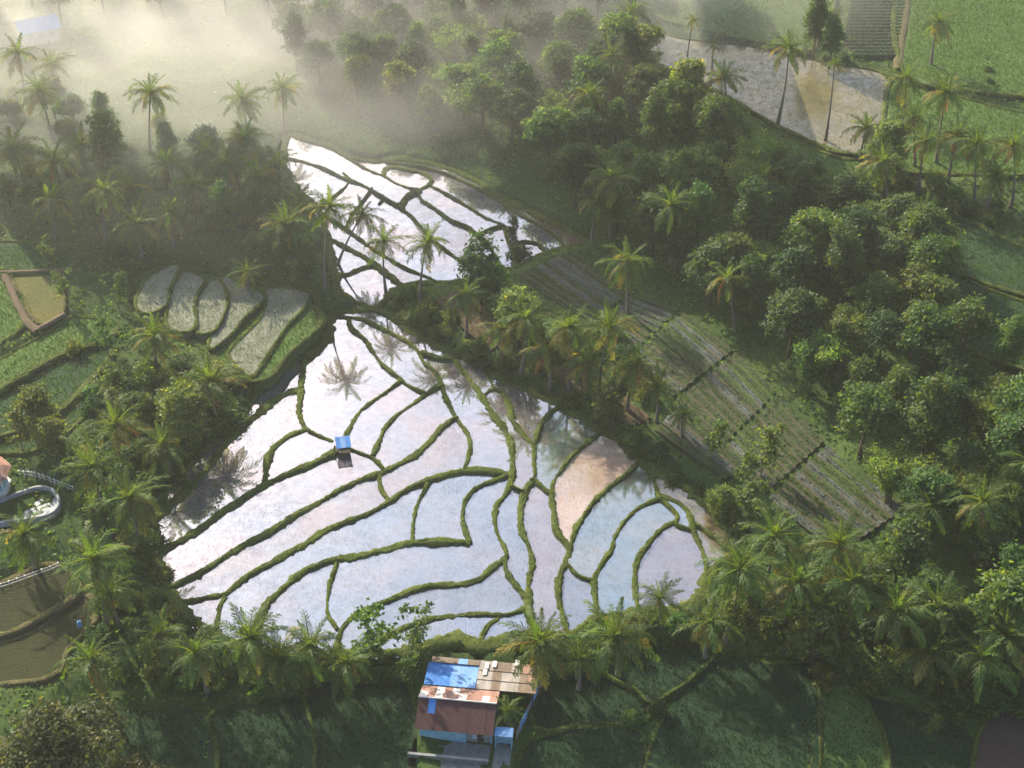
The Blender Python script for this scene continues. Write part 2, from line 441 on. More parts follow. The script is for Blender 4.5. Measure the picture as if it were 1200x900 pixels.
# fields: name, material, level, crop, polygon
FIELDS = [
 ('grass_bank','rice_lush',1.9,'rice',[(160,326),(190,310),(250,320),(320,336),(362,342),(372,362),(376,380),(340,414),(312,444),(270,440),(240,410),(200,394),(160,372)]),
 ('stubble_terrace','stubble',2.2,'thin',[(312,344),(356,347),(350,365),(330,387),(305,425),(295,435),(277,420),(272,410),(285,395),(305,375),(312,355)]),
 ('stubble_terrace','stubble',2.5,'thin',[(260,330),(280,334),(305,347),(302,357),(285,372),(270,390),(250,405),(248,395),(255,380),(266,357)]),
 ('stubble_terrace','stubble',2.8,'thin',[(237,340),(250,330),(257,332),(264,345),(262,365),(250,385),(230,385),(231,360)]),
 ('stubble_terrace','stubble',3.1,'thin',[(215,322),(230,325),(237,332),(227,352),(227,380),(205,385),(197,375),(202,345)]),
 ('stubble_terrace','stubble',3.4,'thin',[(172,330),(192,317),(207,315),(197,340),(195,355),(175,365),(162,355)]),
 ('rice_field','rice_green',4.2,'rice',[(-60,285),(78,288),(79,315),(-60,319)]),
 ('ripe_field','rice_dry',4.0,'thin',[(14,322),(70,319),(75,345),(74,368),(50,381),(37,370),(29,350)]),
 ('rice_field','rice_lush',4.0,'rice',[(-60,326),(5,326),(17,350),(27,378),(0,402),(-60,420)]),
 ('rice_field','rice_lush',3.4,'rice',[(-60,452),(0,420),(50,393),(86,371),(136,382),(118,400),(70,415),(0,456),(-60,480)]),
 ('rice_field','rice_green',2.8,'rice',[(-60,490),(0,463),(70,421),(122,404),(130,420),(60,488),(0,512),(-60,530)]),
 ('rice_field','rice_green',2.3,'rice',[(-60,540),(0,519),(62,494),(108,452),(126,446),(96,490),(50,525),(0,532),(-60,545)]),
 ('fallow_field','fallow',0.0,'thin',[(-60,690),(0,684),(58,660),(95,690),(40,728),(0,745),(-60,755)]),
 ('fallow_field','fallow',-0.4,'thin',[(-60,765),(0,752),(45,735),(97,698),(112,722),(82,760),(58,795),(-60,800)]),
 ('rice_field','rice_green',-2.2,'rice',[(112,838),(238,838),(238,960),(90,960)]),
 ('rice_field','rice_green',-2.3,'rice',[(246,838),(354,818),(354,960),(246,960)]),
 ('rice_field','rice_green',-2.5,'rice',[(362,806),(440,800),(482,808),(482,960),(362,960)]),
 ('rice_field','rice_green',-2.4,'rice',[(640,800),(700,788),(758,828),(748,848),(690,846),(640,856),(622,840)]),
 ('rice_field','rice_green',-2.6,'rice',[(612,880),(640,862),(690,852),(748,855),(756,880),(752,960),(608,960)]),
 ('rice_field','rice_green',-2.0,'rice',[(720,768),(800,752),(840,764),(770,822),(745,808),(705,786)]),
 ('rice_field','rice_green',-2.4,'rice',[(780,832),(852,768),(900,778),(952,776),(960,802),(940,960),(764,960)]),
 ('rice_field','rice_lush',-2.5,'rice',[(965,806),(1008,812),(1026,850),(1052,960),(952,960)]),
 ('rice_field','rice_green',-2.6,'rice',[(1016,816),(1108,842),(1146,870),(1146,960),(1062,960),(1036,860)]),
 ('ploughed_field','plough',-2.3,None,[(1157,842),(1280,828),(1280,960),(1157,960)]),
 ('flooded_field','water_mud',7.0,'sparse',[(752,32),(800,45),(900,56),(955,70),(1035,86),(1040,110),(1022,172),(985,178),(910,146),(850,112),(800,86),(750,62)]),
 ('rice_field','rice_lush',7.6,'rice',[(760,-20),(962,-20),(955,56),(890,49),(830,36),(770,18)]),
 ('rice_field','rice_lush',7.8,'rice',[(1072,-20),(1290,-20),(1290,122),(1200,112),(1130,106),(1058,82)]),
 ('rice_field','rice_lush',7.2,'rice',[(1048,92),(1130,115),(1200,132),(1290,140),(1290,200),(1200,205),(1120,204),(1050,200),(1036,180)]),
 ('rice_field','rice_lush',6.6,'rice',[(790,96),(850,120),(910,154),(985,186),(1022,184),(1004,212),(960,206),(900,172),(830,132)]),
 ('rice_field','rice_green',6.2,'rice',[(1060,272),(1130,258),(1200,290),(1290,300),(1290,372),(1200,346),(1150,330),(1080,300)]),
 ('rice_field','rice_green',5.8,'rice',[(1090,312),(1150,336),(1200,354),(1290,384),(1290,450),(1200,432),(1140,412),(1110,380)]),
]
PLOTS = [((505,352),(548,338),(575,412),(598,394),5,'brown'), ((640,432),(672,418),(735,502),(764,490),4,'brown'), ((768,504),(795,476),(850,562),(876,548),3,'grey')]
BAND = [((604,322),(668,292),'grey',9), ((690,380),(744,346),'grey',9), ((736,420),(800,364),'grey',9), ((788,470),(862,412),'grey',10), ((846,528),(912,462),'grey',10), ((898,582),(968,520),'grey',10), ((985,652),(1064,600),'grey',10)]
for (l0, u0, k_, n_), (l1, u1, _, _) in zip(BAND[:-1], BAND[1:]):      # successive plots with a cross path between them
    mixp = lambda p, q, t: (p[0] + (q[0]-p[0])*t, p[1] + (q[1]-p[1])*t)
    PLOTS.append((mixp(l0, l1, .03), mixp(u0, u1, .03), mixp(l0, l1, .96), mixp(u0, u1, .96), n_, k_))
PLOT_Z = 1.4
def slope(y): return 0.012 * (y - 145.0)       # the wet terraces step down towards the camera
def GS(px, py):
    p = G(px, py, 0.0)
    for _ in range(4): p = G(px, py, slope(p[1]))
    return p

# ------------------------------------------------------------------ terrain height
def inpoly(X, Y, poly):
    poly = np.asarray(poly)[:, :2]
    c = np.zeros(X.shape, bool)
    j = len(poly) - 1
    for i in range(len(poly)):
        xi, yi = poly[i]; xj, yj = poly[j]
        k = ((yi > Y) != (yj > Y))
        with np.errstate(divide='ignore', invalid='ignore'):
            k &= X < (xj - xi) * (Y - yi) / (yj - yi + 1e-12) + xi
        c ^= k
        j = i
    return c

W_MAIN = np.array([GS(*p) for p in OUTER_MAIN])
W_TOP = np.array([GS(*p) for p in OUTER_TOP])
def grow(poly, k):
    c = np.mean(poly, 0)
    return [tuple(c + (np.array(p) - c)*k) for p in poly]
FIELDS = [(nm, mt, lv, cr, grow(poly, 1.12) if nm == 'stubble_terrace' else poly) for nm, mt, lv, cr, poly in FIELDS]
F_W = [np.array([G(px, py, lv) for px, py in poly]) for _, _, lv, _, poly in FIELDS]
P_W = [[G(*q, PLOT_Z) for q in pl[:4]] for pl in PLOTS]
ctrl = []
for p in W_MAIN[::2]: ctrl.append((p[0], p[1], slope(p[1]) + 0.45))
for p in W_TOP[::2]: ctrl.append((p[0], p[1], slope(p[1]) + 0.45))
for (nm, mt, lv, cr, poly), w in zip(FIELDS, F_W):
    for p in w[::2]: ctrl.append((p[0], p[1], lv + 0.05))
for w in P_W:
    for p in w: ctrl.append((p[0], p[1], PLOT_Z - 0.05))
for px, py, z in [(30,590,1.6),(60,620,1.2),(5,560,1.8),(60,560,1.6),(150,560,2.2),(250,480,2.4),(120,640,1.0),(150,740,-0.6),(180,790,-1.8),(300,790,-1.6),(430,785,-1.4),(540,830,-2.5),(540,880,-2.6),(540,790,-1.9),(650,775,-1.2),(760,745,-0.8),(850,740,-0.6),
                  (930,700,0.4),(1050,690,1.2),(1150,700,1.4),(1000,760,-1.6),(1120,800,-2.0),(1000,520,2.4),(1100,560,3.0),(1180,560,4.0),(950,420,3.2),(1050,420,4.6),(900,330,3.6),(1000,300,5.2),(850,230,4.2),(950,250,5.4),(720,160,3.8),(600,120,3.4),(500,90,3.2),(400,90,3.0),(300,40,3.0),(150,60,3.0),(100,180,3.6),(250,240,3.0),(40,240,4.2),(330,270,2.6),(200,290,3.2)]:
    p = G(px, py, z); ctrl.append(tuple(p))
for x, y, z in [(-170,420,6),(0,420,5),(170,420,9),(-170,60,0),(0,60,-2.6),(170,60,-1),(-170,220,6),(170,220,9),(-120,330,4),(120,330,8)]:
    ctrl.append((x, y, z))
ctrl = np.array(ctrl)
GX0, GX1, GY0, GY1, GR = -170.0, 170.0, 60.0, 420.0, 0.85
gx = np.arange(GX0, GX1 + .01, GR); gy = np.arange(GY0, GY1 + .01, GR)
GXX, GYY = np.meshgrid(gx, gy)
num = np.zeros_like(GXX); den = np.zeros_like(GXX)
for x, y, z in ctrl:
    w = 1.0 / (((GXX - x)**2 + (GYY - y)**2) + 6.0)**1.6
    num += w * z; den += w
HG = num / den
HG += 0.18 * np.sin(GXX * 0.31 + 1.3 * np.sin(GYY * 0.17)) * np.cos(GYY * 0.27) + rng.normal(0, 0.05, HG.shape)
def dilate(m, n):
    for _ in range(n):
        q = m.copy()
        q[1:] |= m[:-1]; q[:-1] |= m[1:]; q[:, 1:] |= m[:, :-1]; q[:, :-1] |= m[:, 1:]
        m = q
    return m
MASK_WATER = inpoly(GXX, GYY, W_MAIN) | inpoly(GXX, GYY, W_TOP)
MASK_FIELD = np.zeros_like(MASK_WATER)
HG = np.where(dilate(MASK_WATER, 1), slope(GYY) - 1.1, HG)
for (nm, mt, lv, cr, poly), w in zip(FIELDS, F_W):
    m = inpoly(GXX, GYY, w)
    MASK_FIELD |= m
    HG = np.where(dilate(m, 1), np.minimum(HG, lv - 0.25), HG)
for w in P_W:
    MASK_FIELD |= inpoly(GXX, GYY, [w[0], w[1], w[3], w[2]])
YARD = [G(px, py, -2.5) for px, py in [(482,775),(632,772),(612,860),(606,905),(482,905)]]
MASK_FIELD |= inpoly(GXX, GYY, YARD)
def terr(x, y):
    i = np.clip((np.asarray(x) - GX0) / GR, 0, len(gx) - 1.001); j = np.clip((np.asarray(y) - GY0) / GR, 0, len(gy) - 1.001)
    i0 = i.astype(int); j0 = j.astype(int); a = i - i0; b = j - j0
    return HG[j0, i0]*(1-a)*(1-b) + HG[j0, i0+1]*a*(1-b) + HG[j0+1, i0]*(1-a)*b + HG[j0+1, i0+1]*a*b
def on_mask(mask, x, y):
    i = int(round((x - GX0) / GR)); j = int(round((y - GY0) / GR))
    return 0 <= i < len(gx) and 0 <= j < len(gy) and bool(mask[j, i])
def GT(px, py, h=0.0):
    """pixel -> point h metres above the terrain"""
    z = 0.0
    for _ in range(8):
        p = G(px, py, z + h)
        z = float(terr(p[0], p[1]))
    return np.array([p[0], p[1], z])

ny, nx = HG.shape
idx = np.arange(nx * ny).reshape(ny, nx)
quads = np.stack([idx[:-1, :-1], idx[:-1, 1:], idx[1:, 1:], idx[1:, :-1]], -1).reshape(-1, 4)
gv = np.stack([GXX, GYY, HG], -1).reshape(-1, 3)
# coarse skirt that carries the land on to the horizon
ring = []
edge_ids = list(idx[0, :]) + list(idx[1:, -1]) + list(idx[-1, -2::-1]) + list(idx[-2:0:-1, 0])
sk_v, sk_f = [], []
nb = len(gv)
cx, cy0 = 0.0, 240.0
for e in edge_ids:
    x, y, z = gv[e]
    d = np.array([x - cx, y - cy0]); d = d / np.linalg.norm(d)
    sk_v.append((x + d[0]*2500, y + d[1]*2500, z + 4.0))
ne = len(edge_ids)
for k in range(ne):
    k2 = (k + 1) % ne
    sk_f.append((edge_ids[k], nb + k, nb + k2, edge_ids[k2]))
gm = mesh_np('ground', np.vstack([gv, np.array(sk_v)]), np.vstack([quads, np.array(sk_f)]), mats=[M['ground']], smooth=True)
tag(link('ground', gm), 'rough green undergrowth and soil of the valley floor', kind='structure')

# ------------------------------------------------------------------ smooth polylines, bunds
def smooth_line(pts, step=0.45, closed=False):
    P = np.asarray(pts, float)
    n = len(P)
    out = []
    rngi = range(n if closed else n - 1)
    for i in rngi:
        p1, p2 = P[i], P[(i+1) % n]
        p0 = P[(i-1) % n] if (closed or i > 0) else 2*p1 - p2
        p3 = P[(i+2) % n] if (closed or i + 2 < n) else 2*p2 - p1
        m = max(2, int(np.linalg.norm(p2 - p1) / step))
        for k in range(m):
            t = k / m
            out.append(0.5*((2*p1) + (-p0+p2)*t + (2*p0-5*p1+4*p2-p3)*t*t + (-p0+3*p1-3*p2+p3)*t**3))
    out.append(P[0] if closed else P[-1])
    return np.array(out)

CELL = 0.25
RX0, RX1, RY0, RY1 = -66.0, 40.0, 98.0, 236.0
rx = np.arange(RX0, RX1, CELL); ry = np.arange(RY0, RY1, CELL)
RXX, RYY = np.meshgrid(rx, ry)
inside = inpoly(RXX, RYY, W_MAIN) | inpoly(RXX, RYY, W_TOP)
bund_lines = []
for w, pts in BUNDS:
    bund_lines.append((w*.60, smooth_line([GS(*p)[:2] for p in pts]), False))
for wpoly, w in ((W_MAIN, 1.5), (W_TOP, 1.2)):
    bund_lines.append((w, smooth_line(wpoly[:, :2], closed=True), True))
isb = np.zeros(RXX.shape, bool)
for w, L, cl in bund_lines:
    r = max(0.30, w * 0.46)
    for k in range(len(L)):
        seg = [L[k]] if k + 1 == len(L) else [L[k], 0.5*(L[k] + L[k+1])]
        for q in seg:
            i0 = int((q[0] - RX0 - r) / CELL); i1 = int((q[0] - RX0 + r) / CELL) + 2
            j0 = int((q[1] - RY0 - r) / CELL); j1 = int((q[1] - RY0 + r) / CELL) + 2
            sl = (slice(max(j0, 0), j1), slice(max(i0, 0), i1))
            isb[sl] |= (RXX[sl] - q[0])**2 + (RYY[sl] - q[1])**2 < r*r
free = inside & ~isb
lab = np.zeros(free.shape, int)
nl = 0
comps = {}
H_, W_ = free.shape
for j in range(H_):
    for i in np.nonzero(free[j] & (lab[j] == 0))[0]:
        if lab[j, i]: continue
        nl += 1
        st = [(j, i)]; lab[j, i] = nl; cells = 0; sy = 0.0; sx = 0.0
        while st:
            a, b = st.pop(); cells += 1; sy += ry[a]; sx += rx[b]
            for c, d in ((a+1, b), (a-1, b), (a, b+1), (a, b-1)):
                if 0 <= c < H_ and 0 <= d < W_ and free[c, d] and not lab[c, d]:
                    lab[c, d] = nl; st.append((c, d))
        comps[nl] = (cells, sx/cells, sy/cells)
for l, (n, x, y) in list(comps.items()):
    if n < 12:
        lab[lab == l] = 0; del comps[l]
level = {l: slope(y) + random.uniform(-0.05, 0.05) for l, (n, x, y) in comps.items()}
lab0 = lab.copy()
for _ in range(5):                       # water runs on under the foot of the bunds
    for ax, sh in ((0, 1), (0, -1), (1, 1), (1, -1)):
        nb_ = np.roll(lab, sh, ax)
        lab = np.where((lab == 0) & (inside | isb) & (nb_ > 0), nb_, lab)
SPECIAL = {}
def comp_at(px, py):
    p = GS(px, py)
    j = int((p[1]-RY0)/CELL); i = int((p[0]-RX0)/CELL)
    for r in range(0, 8):
        s = lab0[max(0, j-r):j+r+1, max(0, i-r):i+r+1]
        if s.max() > 0: return int(s[s > 0][0])
    return 0
for px, py in [(695,560)]: SPECIAL[comp_at(px, py)] = 'water_pink'
for px, py in [(735,575),(775,600),(800,600),(672,510),(795,605)]: SPECIAL[comp_at(px, py)] = 'water_teal'
for px, py in [(640,262),(660,280),(840,618),(845,640)]: SPECIAL[comp_at(px, py)] = 'water_brown'
for px, py in [(560,705),(500,705),(520,740),(590,740),(470,670),(300,715),(340,700),(685,710),(610,650),(430,760),(420,745),(520,600)]: SPECIAL.setdefault(comp_at(px, py), 'water_blue')
for l in comps:
    z = level[l]
    vs, fs = [], []
    rows = np.nonzero((lab == l).any(1))[0]
    for j in rows:
        d = np.diff(np.concatenate([[0], (lab[j] == l).astype(int), [0]]))
        for a, b in zip(np.nonzero(d == 1)[0], np.nonzero(d == -1)[0]):
            x0, x1, y0, y1 = RX0 + (a-.5)*CELL, RX0 + (b-.5)*CELL, RY0 + (j-.5)*CELL, RY0 + (j+.5)*CELL
            o = len(vs)
            vs += [(x0, y0, z), (x1, y0, z), (x1, y1, z), (x0, y1, z)]
            fs.append((o, o+1, o+2, o+3))
    mk = SPECIAL.get(l, 'water')
    me = mesh_np('paddy_water', vs, fs, mats=[M[mk]])
    tag(link('paddy_water', me), kind='structure')

def lev_side(x, y):
    j = int((y-RY0)/CELL + .5); i = int((x-RX0)/CELL + .5)
    if 0 <= j < H_ and 0 <= i < W_ and lab[j, i] > 0: return level.get(int(lab[j, i]))
    return None

GR_V, GR_F, GR_A = [], [], []        # grass on the bunds
def blades(P, h, wd, var, lean=0.5, nper=2):
    """one triangle blade per point and repeat: returns v,f,a arrays"""
    P = np.repeat(P, nper, 0); n = len(P)
    an = rng.uniform(0, 2*np.pi, n)
    hh = h * rng.uniform(.55, 1.3, n); ww = wd * rng.uniform(.7, 1.3, n)
    ax = np.stack([np.cos(an), np.sin(an), np.zeros(n)], 1)
    la = rng.uniform(0, 2*np.pi, n); ll = lean * rng.uniform(0, 1, n) * hh
    off = np.stack([np.cos(la)*ll, np.sin(la)*ll, hh], 1)
    a = P - ax*ww[:, None]*.5; b = P + ax*ww[:, None]*.5; c = P + off
    V = np.stack([a, b, c], 1).reshape(-1, 3)
    F = np.arange(3*n).reshape(-1, 3)
    A = np.repeat(np.clip(rng.normal(var, .22, n), 0, 1), 3)
    return V, F, A

def sweep_bund(L, w, sides, top_add, name, mat, closed=False, grass=0.0, kind='structure'):
    """grassy earth bank along L; sides(x,y,left?) gives the level of the field beside it"""
    n = len(L)
    T = np.gradient(L, axis=0); T /= np.linalg.norm(T, axis=1)[:, None] + 1e-9
    Nn = np.stack([-T[:, 1], T[:, 0]], 1)
    lv = np.zeros((n, 2))
    for k in range(n):
        for s, sg in ((0, 1), (1, -1)):
            q = L[k] + Nn[k]*sg*(w*.5 + .55)
            v = sides(q[0], q[1])
            lv[k, s] = np.nan if v is None else v
    top = np.nanmax(np.where(np.isnan(lv), -99, lv), axis=1)
    good = top > -90
    base = np.array([slope(p[1]) for p in L])
    top = np.where(good, top, base)
    lo = np.where(np.isnan(lv), (top - 0.55)[:, None], lv - 0.12)
    ker = np.ones(9)/9
    pad = lambda a: np.convolve(np.pad(a, 4, mode='wrap' if closed else 'edge'), ker, 'valid')
    top = pad(top) + top_add
    lo = np.stack([pad(lo[:, 0]), pad(lo[:, 1])], 1)
    wob = 1 + 0.14*np.sin(np.arange(n)*0.55 + rng.uniform(0, 6)) + 0.20*np.sin(np.arange(n)*0.13 + rng.uniform(0, 6)) + 0.13*rng.normal(0, 1, n)
    prof = [(0.66, None, 0), (0.54, -0.20, 0), (0.40, -0.06, 0), (0.20, 0.0, 0), (0.0, -0.03, 0), (-0.20, 0.0, 1), (-0.40, -0.06, 1), (-0.54, -0.20, 1), (-0.66, None, 1)]
    nc = len(prof)
    V = np.zeros((n, nc, 3))
    lump = 0.07*np.sin(np.arange(n)*0.21 + rng.uniform(0, 6)) + 0.05*np.sin(np.arange(n)*0.47 + rng.uniform(0, 6))
    for c, (o, dz, s) in enumerate(prof):
        jit = 1 + 0.16*rng.normal(0, 1, n)
        V[:, c, :2] = L + Nn * (o*w*wob*jit + rng.normal(0, .04, n))[:, None]
        V[:, c, 2] = lo[:, s] if dz is None else np.maximum(top + dz + lump + rng.normal(0, 0.045, n), lo[:, s] + .02)
    ids = np.arange(n*nc).reshape(n, nc)
    q = np.stack([ids[:-1, 1:], ids[:-1, :-1], ids[1:, :-1], ids[1:, 1:]], -1).reshape(-1, 4)
    o = link(name, mesh_np(name, V.reshape(-1, 3), q, mats=[mat], smooth=True))
    tag(o, kind=kind)
    if grass > 0:
        m = int(n * 0.45 * grass)
        k = rng.integers(0, n-1, m); t = rng.uniform(0, 1, m)[:, None]
        u = rng.uniform(0.4, 7.6, m); c = np.minimum(u.astype(int), 7); fu = (u - c)[:, None]
        A0 = V[k, c]*(1-fu) + V[k, c+1]*fu; A1 = V[k+1, c]*(1-fu) + V[k+1, c+1]*fu
        P = A0*(1-t) + A1*t
        P[:, 2] += 0.0
        v, f, a = blades(P, 0.14*(1 + (rng.random(len(P)) > .88)), 0.08, 0.5, 0.8, 1)
        GR_V.append(v); GR_F.append(f); GR_A.append(a)
    return o

for w, L, cl in bund_lines:
    sweep_bund(L, w, lev_side, 0.19 + 0.05*w, 'earth_bund', M['bund'], cl, grass=55*max(w, .7))

def join(Vs, Fs, As):
    off = 0; out = []
    for v, f in zip(Vs, Fs):
        out.append(f + off); off += len(v)
    return np.vstack(Vs), np.vstack(out), np.concatenate(As)

# ------------------------------------------------------------------ dry fields with their crops
CROP = {'crop': ([], [], []), 'crop_shade_tint': ([], [], []), 'rice': ([], [], []), 'crop_grey': ([], [], [])}
def scatter_poly(w, dens):
    x0, y0 = w[:, 0].min(), w[:, 1].min(); x1, y1 = w[:, 0].max(), w[:, 1].max()
    n = int((x1-x0)*(y1-y0)*dens)
    X = rng.uniform(x0, x1, n); Y = rng.uniform(y0, y1, n)
    k = inpoly(X, Y, w)
    return X[k], Y[k]
for (nm, mt, lv, cr, poly), w in zip(FIELDS, F_W):
    b = MB().prism([p[:2] for p in smooth_line(w[:, :2], 1.2, True)[:-1]], lv - 1.6, lv)
    o = b.build(nm, M['rice_shade_tint' if mt == 'rice_green' and lv < -1.5 else mt]); tag(o, kind='structure')
    if cr == 'rice':
        X, Y = scatter_poly(w, 16)
        v, f, a = blades(np.stack([X, Y, np.full(len(X), lv - .02)], 1), 0.34, 0.14, 0.5, 0.9, 1)
        key = 'crop' if lv > -1.5 else 'crop_shade_tint'
    elif cr == 'thin':
        X, Y = scatter_poly(w, 7 if nm != 'stubble_terrace' else 20)
        v, f, a = blades(np.stack([X, Y, np.full(len(X), lv - .02)], 1), 0.16 if nm != 'stubble_terrace' else .24, 0.09, 0.6, 0.9, 1)
        key = 'crop'
    elif cr == 'sparse':
        X, Y = scatter_poly(w, 5)
        Y = np.round(Y / 0.5) * 0.5 + rng.normal(0, .06, len(Y))
        v, f, a = blades(np.stack([X, Y, np.full(len(X), lv - .02)], 1), 0.16, 0.10, 0.7, 0.6, 1)
        key = 'crop'
    else: continue
    for lst, arr in zip(CROP[key], (v, f, a)): lst.append(arr)
for (nm, mt, lv, cr, poly), w in zip(FIELDS, F_W):
    L = smooth_line(w[:, :2], 0.9, True)
    sweep_bund(L, 0.5 if nm in ('ripe_field', 'stubble_terrace') or lv < -1.5 else 0.8, (lambda lv_: (lambda x, y: lv_))(lv), 0.10 if nm == 'stubble_terrace' or lv < -1.5 else 0.2, 'field_bund', M['bund_dry'] if nm in ('ripe_field', 'fallow_field') else M['bund'], True, grass=30 if nm != 'stubble_terrace' else 60)

# young rice in the wet terraces: planted in rows
sx, sy_ = np.meshgrid(np.arange(RX0, RX1, 0.30), np.arange(RY0, RY1, 0.30))
sx = sx.ravel() + rng.normal(0, .05, sx.size); sy_ = sy_.ravel() + rng.normal(0, .05, sy_.size)
jj = np.clip(((sy_ - RY0)/CELL + .5).astype(int), 0, H_-1); ii = np.clip(((sx - RX0)/CELL + .5).astype(int), 0, W_-1)
sl_ = lab0[jj, ii]
dens_c = {l: (0.05 if y > 172 else (0.62 if y < 140 else 0.25)) * random.uniform(.55, 1.0) for l, (n, x, y) in comps.items()}
for px, py in [(390,440),(380,470)]: dens_c[comp_at(px, py)] = 0.0
for px, py in [(695,560)]: dens_c[comp_at(px, py)] = 1.0
patch = np.clip(.55 + .6*np.sin(sx*.33 + 2*np.sin(sy_*.21))*np.cos(sy_*.41 + 1.5*np.sin(sx*.17)) + rng.normal(0, .12, len(sx)), .08, 1)
pk = np.array([sl_[i] > 0 and random.random() < dens_c[int(sl_[i])]*patch[i] for i in range(len(sl_))])
zz = np.array([level[int(l)] for l in sl_[pk]])
v, f, a = blades(np.stack([sx[pk], sy_[pk], zz - .01], 1), 0.14, 0.05, 0.5, 0.9, 2)
tag(link('rice_seedlings', mesh_np('rice_seedlings', v, f, a, [M['rice']])), 'young rice seedlings planted across the flooded terraces', 'rice', kind='stuff')

# vegetable plots
PLOT_MATS = {'grey': M['stubble'], 'green': M['rice_green'], 'brown': M['fallow']}
M['bed_soil'] = mat_ground('bed_soil', [(0.3, (0.058, 0.066, 0.053)), (0.5, (0.112, 0.127, 0.112)), (0.7, (0.193, 0.220, 0.212))], s1=0.4, s2=3.0, bump=0.8)
M['bed_brown'] = mat_ground('bed_brown', [(0.3, (0.060, 0.042, 0.028)), (0.5, (0.120, 0.085, 0.058)), (0.7, (0.200, 0.150, 0.110))], s1=0.4, s2=3.0, bump=0.8)
M['bed_green'] = mat_ground('bed_green', [(0.3, (0.030, 0.048, 0.018)), (0.5, (0.060, 0.085, 0.032)), (0.7, (0.105, 0.120, 0.060))], s1=0.4, s2=3.0, bump=0.8)
M['furrow'] = mat_ground('furrow_soil', [(0.3, (0.045, 0.045, 0.029)), (0.6, (0.090, 0.083, 0.054)), (0.8, (0.128, 0.112, 0.080))], s1=0.4, s2=2.0)
for (pa, pb, pc, pd, nbed, kind_), w in zip(PLOTS, P_W):
    A, B, C, D = [np.array(q[:2]) for q in w]
    base = MB().prism([A, B, D, C] if np.cross(B-A, D-A) > 0 else [C, D, B, A], PLOT_Z - 1.2, PLOT_Z + 0.03).build('vegetable_plot', M['furrow'])
    tag(base, kind='structure')
    for k in range(nbed):
        t0, t1 = (k + .14)/nbed, (k + .86)/nbed
        s0a, s1a = A + (B-A)*t0, A + (B-A)*t1
        s0b, s1b = C + (D-C)*t0, C + (D-C)*t1
        n = max(4, int(np.linalg.norm(s0b - s0a)/0.8))
        vs = []
        for q in range(n+1):
            t = q/n
            l_, r_ = s0a + (s0b-s0a)*t, s1a + (s1b-s1a)*t
            jl, jr = rng.normal(0, .05, 2), rng.normal(0, .05, 2)
            m1, m2 = l_*.72 + r_*.28, l_*.28 + r_*.72
            hgt = 0.30 + random.uniform(-.05, .05)
            vs += [(*(l_+jl), PLOT_Z - .02), (*m1, PLOT_Z + hgt), (*m2, PLOT_Z + hgt + random.uniform(-.04, .04)), (*(r_+jr), PLOT_Z - .02)]
        vs = np.array(vs)
        ids = np.arange(len(vs)).reshape(-1, 4)
        fq = np.stack([ids[:-1, :-1], ids[:-1, 1:], ids[1:, 1:], ids[1:, :-1]], -1).reshape(-1, 4)
        link('bed', mesh_np('bed', vs, fq, mats=[M[random.choice(['bed_soil', 'bed_green', 'bed_green']) if kind_ == 'grey' else {'green': 'bed_green', 'brown': 'bed_brown'}[kind_]]]), base)
        m = int(n * 0.8 * (22 if kind_ != 'brown' else 6))
        t = rng.uniform(0, 1, m)[:, None]; u = (rng.choice([.3, .7], m) + rng.normal(0, .05, m))[:, None]
        P = (s0a + (s0b-s0a)*t)*(1-u) + (s1a + (s1b-s1a)*t)*u
        P3 = np.concatenate([P, np.full((m, 1), PLOT_Z + .22)], 1)
        v, f, a = blades(P3, 0.26, 0.18, 0.7, 1.3, 1)
        key = ('crop_grey' if random.random() < .85 else 'crop') if kind_ == 'grey' else 'crop'
        for lst, arr in zip(CROP[key], (v, f, a)): lst.append(arr)

# row crop in the far right field
w = np.array([G(*q, 7.7) for q in [(1000,-20),(1066,-20),(1050,66),(1004,66),(988,50)]])
fo = MB().prism([p[:2] for p in w], 6.2, 7.7).build('row_field', M['furrow']); tag(fo, kind='structure')
y = w[:, 1].min() + .4
while y < w[:, 1].max():
    xs = np.linspace(w[:, 0].min(), w[:, 0].max(), 160)
    xs = xs[inpoly(xs, np.full(160, y), w)]
    if len(xs) > 4:
        b = MB()
        x0, x1 = xs.min(), xs.max()
        prev = [(x0 + (x1-x0)*t, y + random.uniform(-.06, .06), 7.7) for t in np.linspace(0, 1, 14)]
        vs, fs = [], []
        for q in prev: vs += [(q[0], q[1]-.42, 7.69), (q[0], q[1]-.14, 7.98), (q[0], q[1]+.14, 7.98), (q[0], q[1]+.42, 7.69)]
        for k in range(13):
            for c in range(3): fs.append((4*k+c+1, 4*k+c, 4*k+4+c, 4*k+5+c))
        b.add(vs, fs).build('bed', M['bed_green'], fo)
        P3 = np.stack([rng.uniform(x0, x1, 260), y + rng.normal(0, .18, 260), np.full(260, 7.85)], 1)
        v, f, a = blades(P3, .34, .2, .5, 1.2, 1)
        for lst, arr in zip(CROP['crop_grey'], (v, f, a)): lst.append(arr)
    y += 1.45

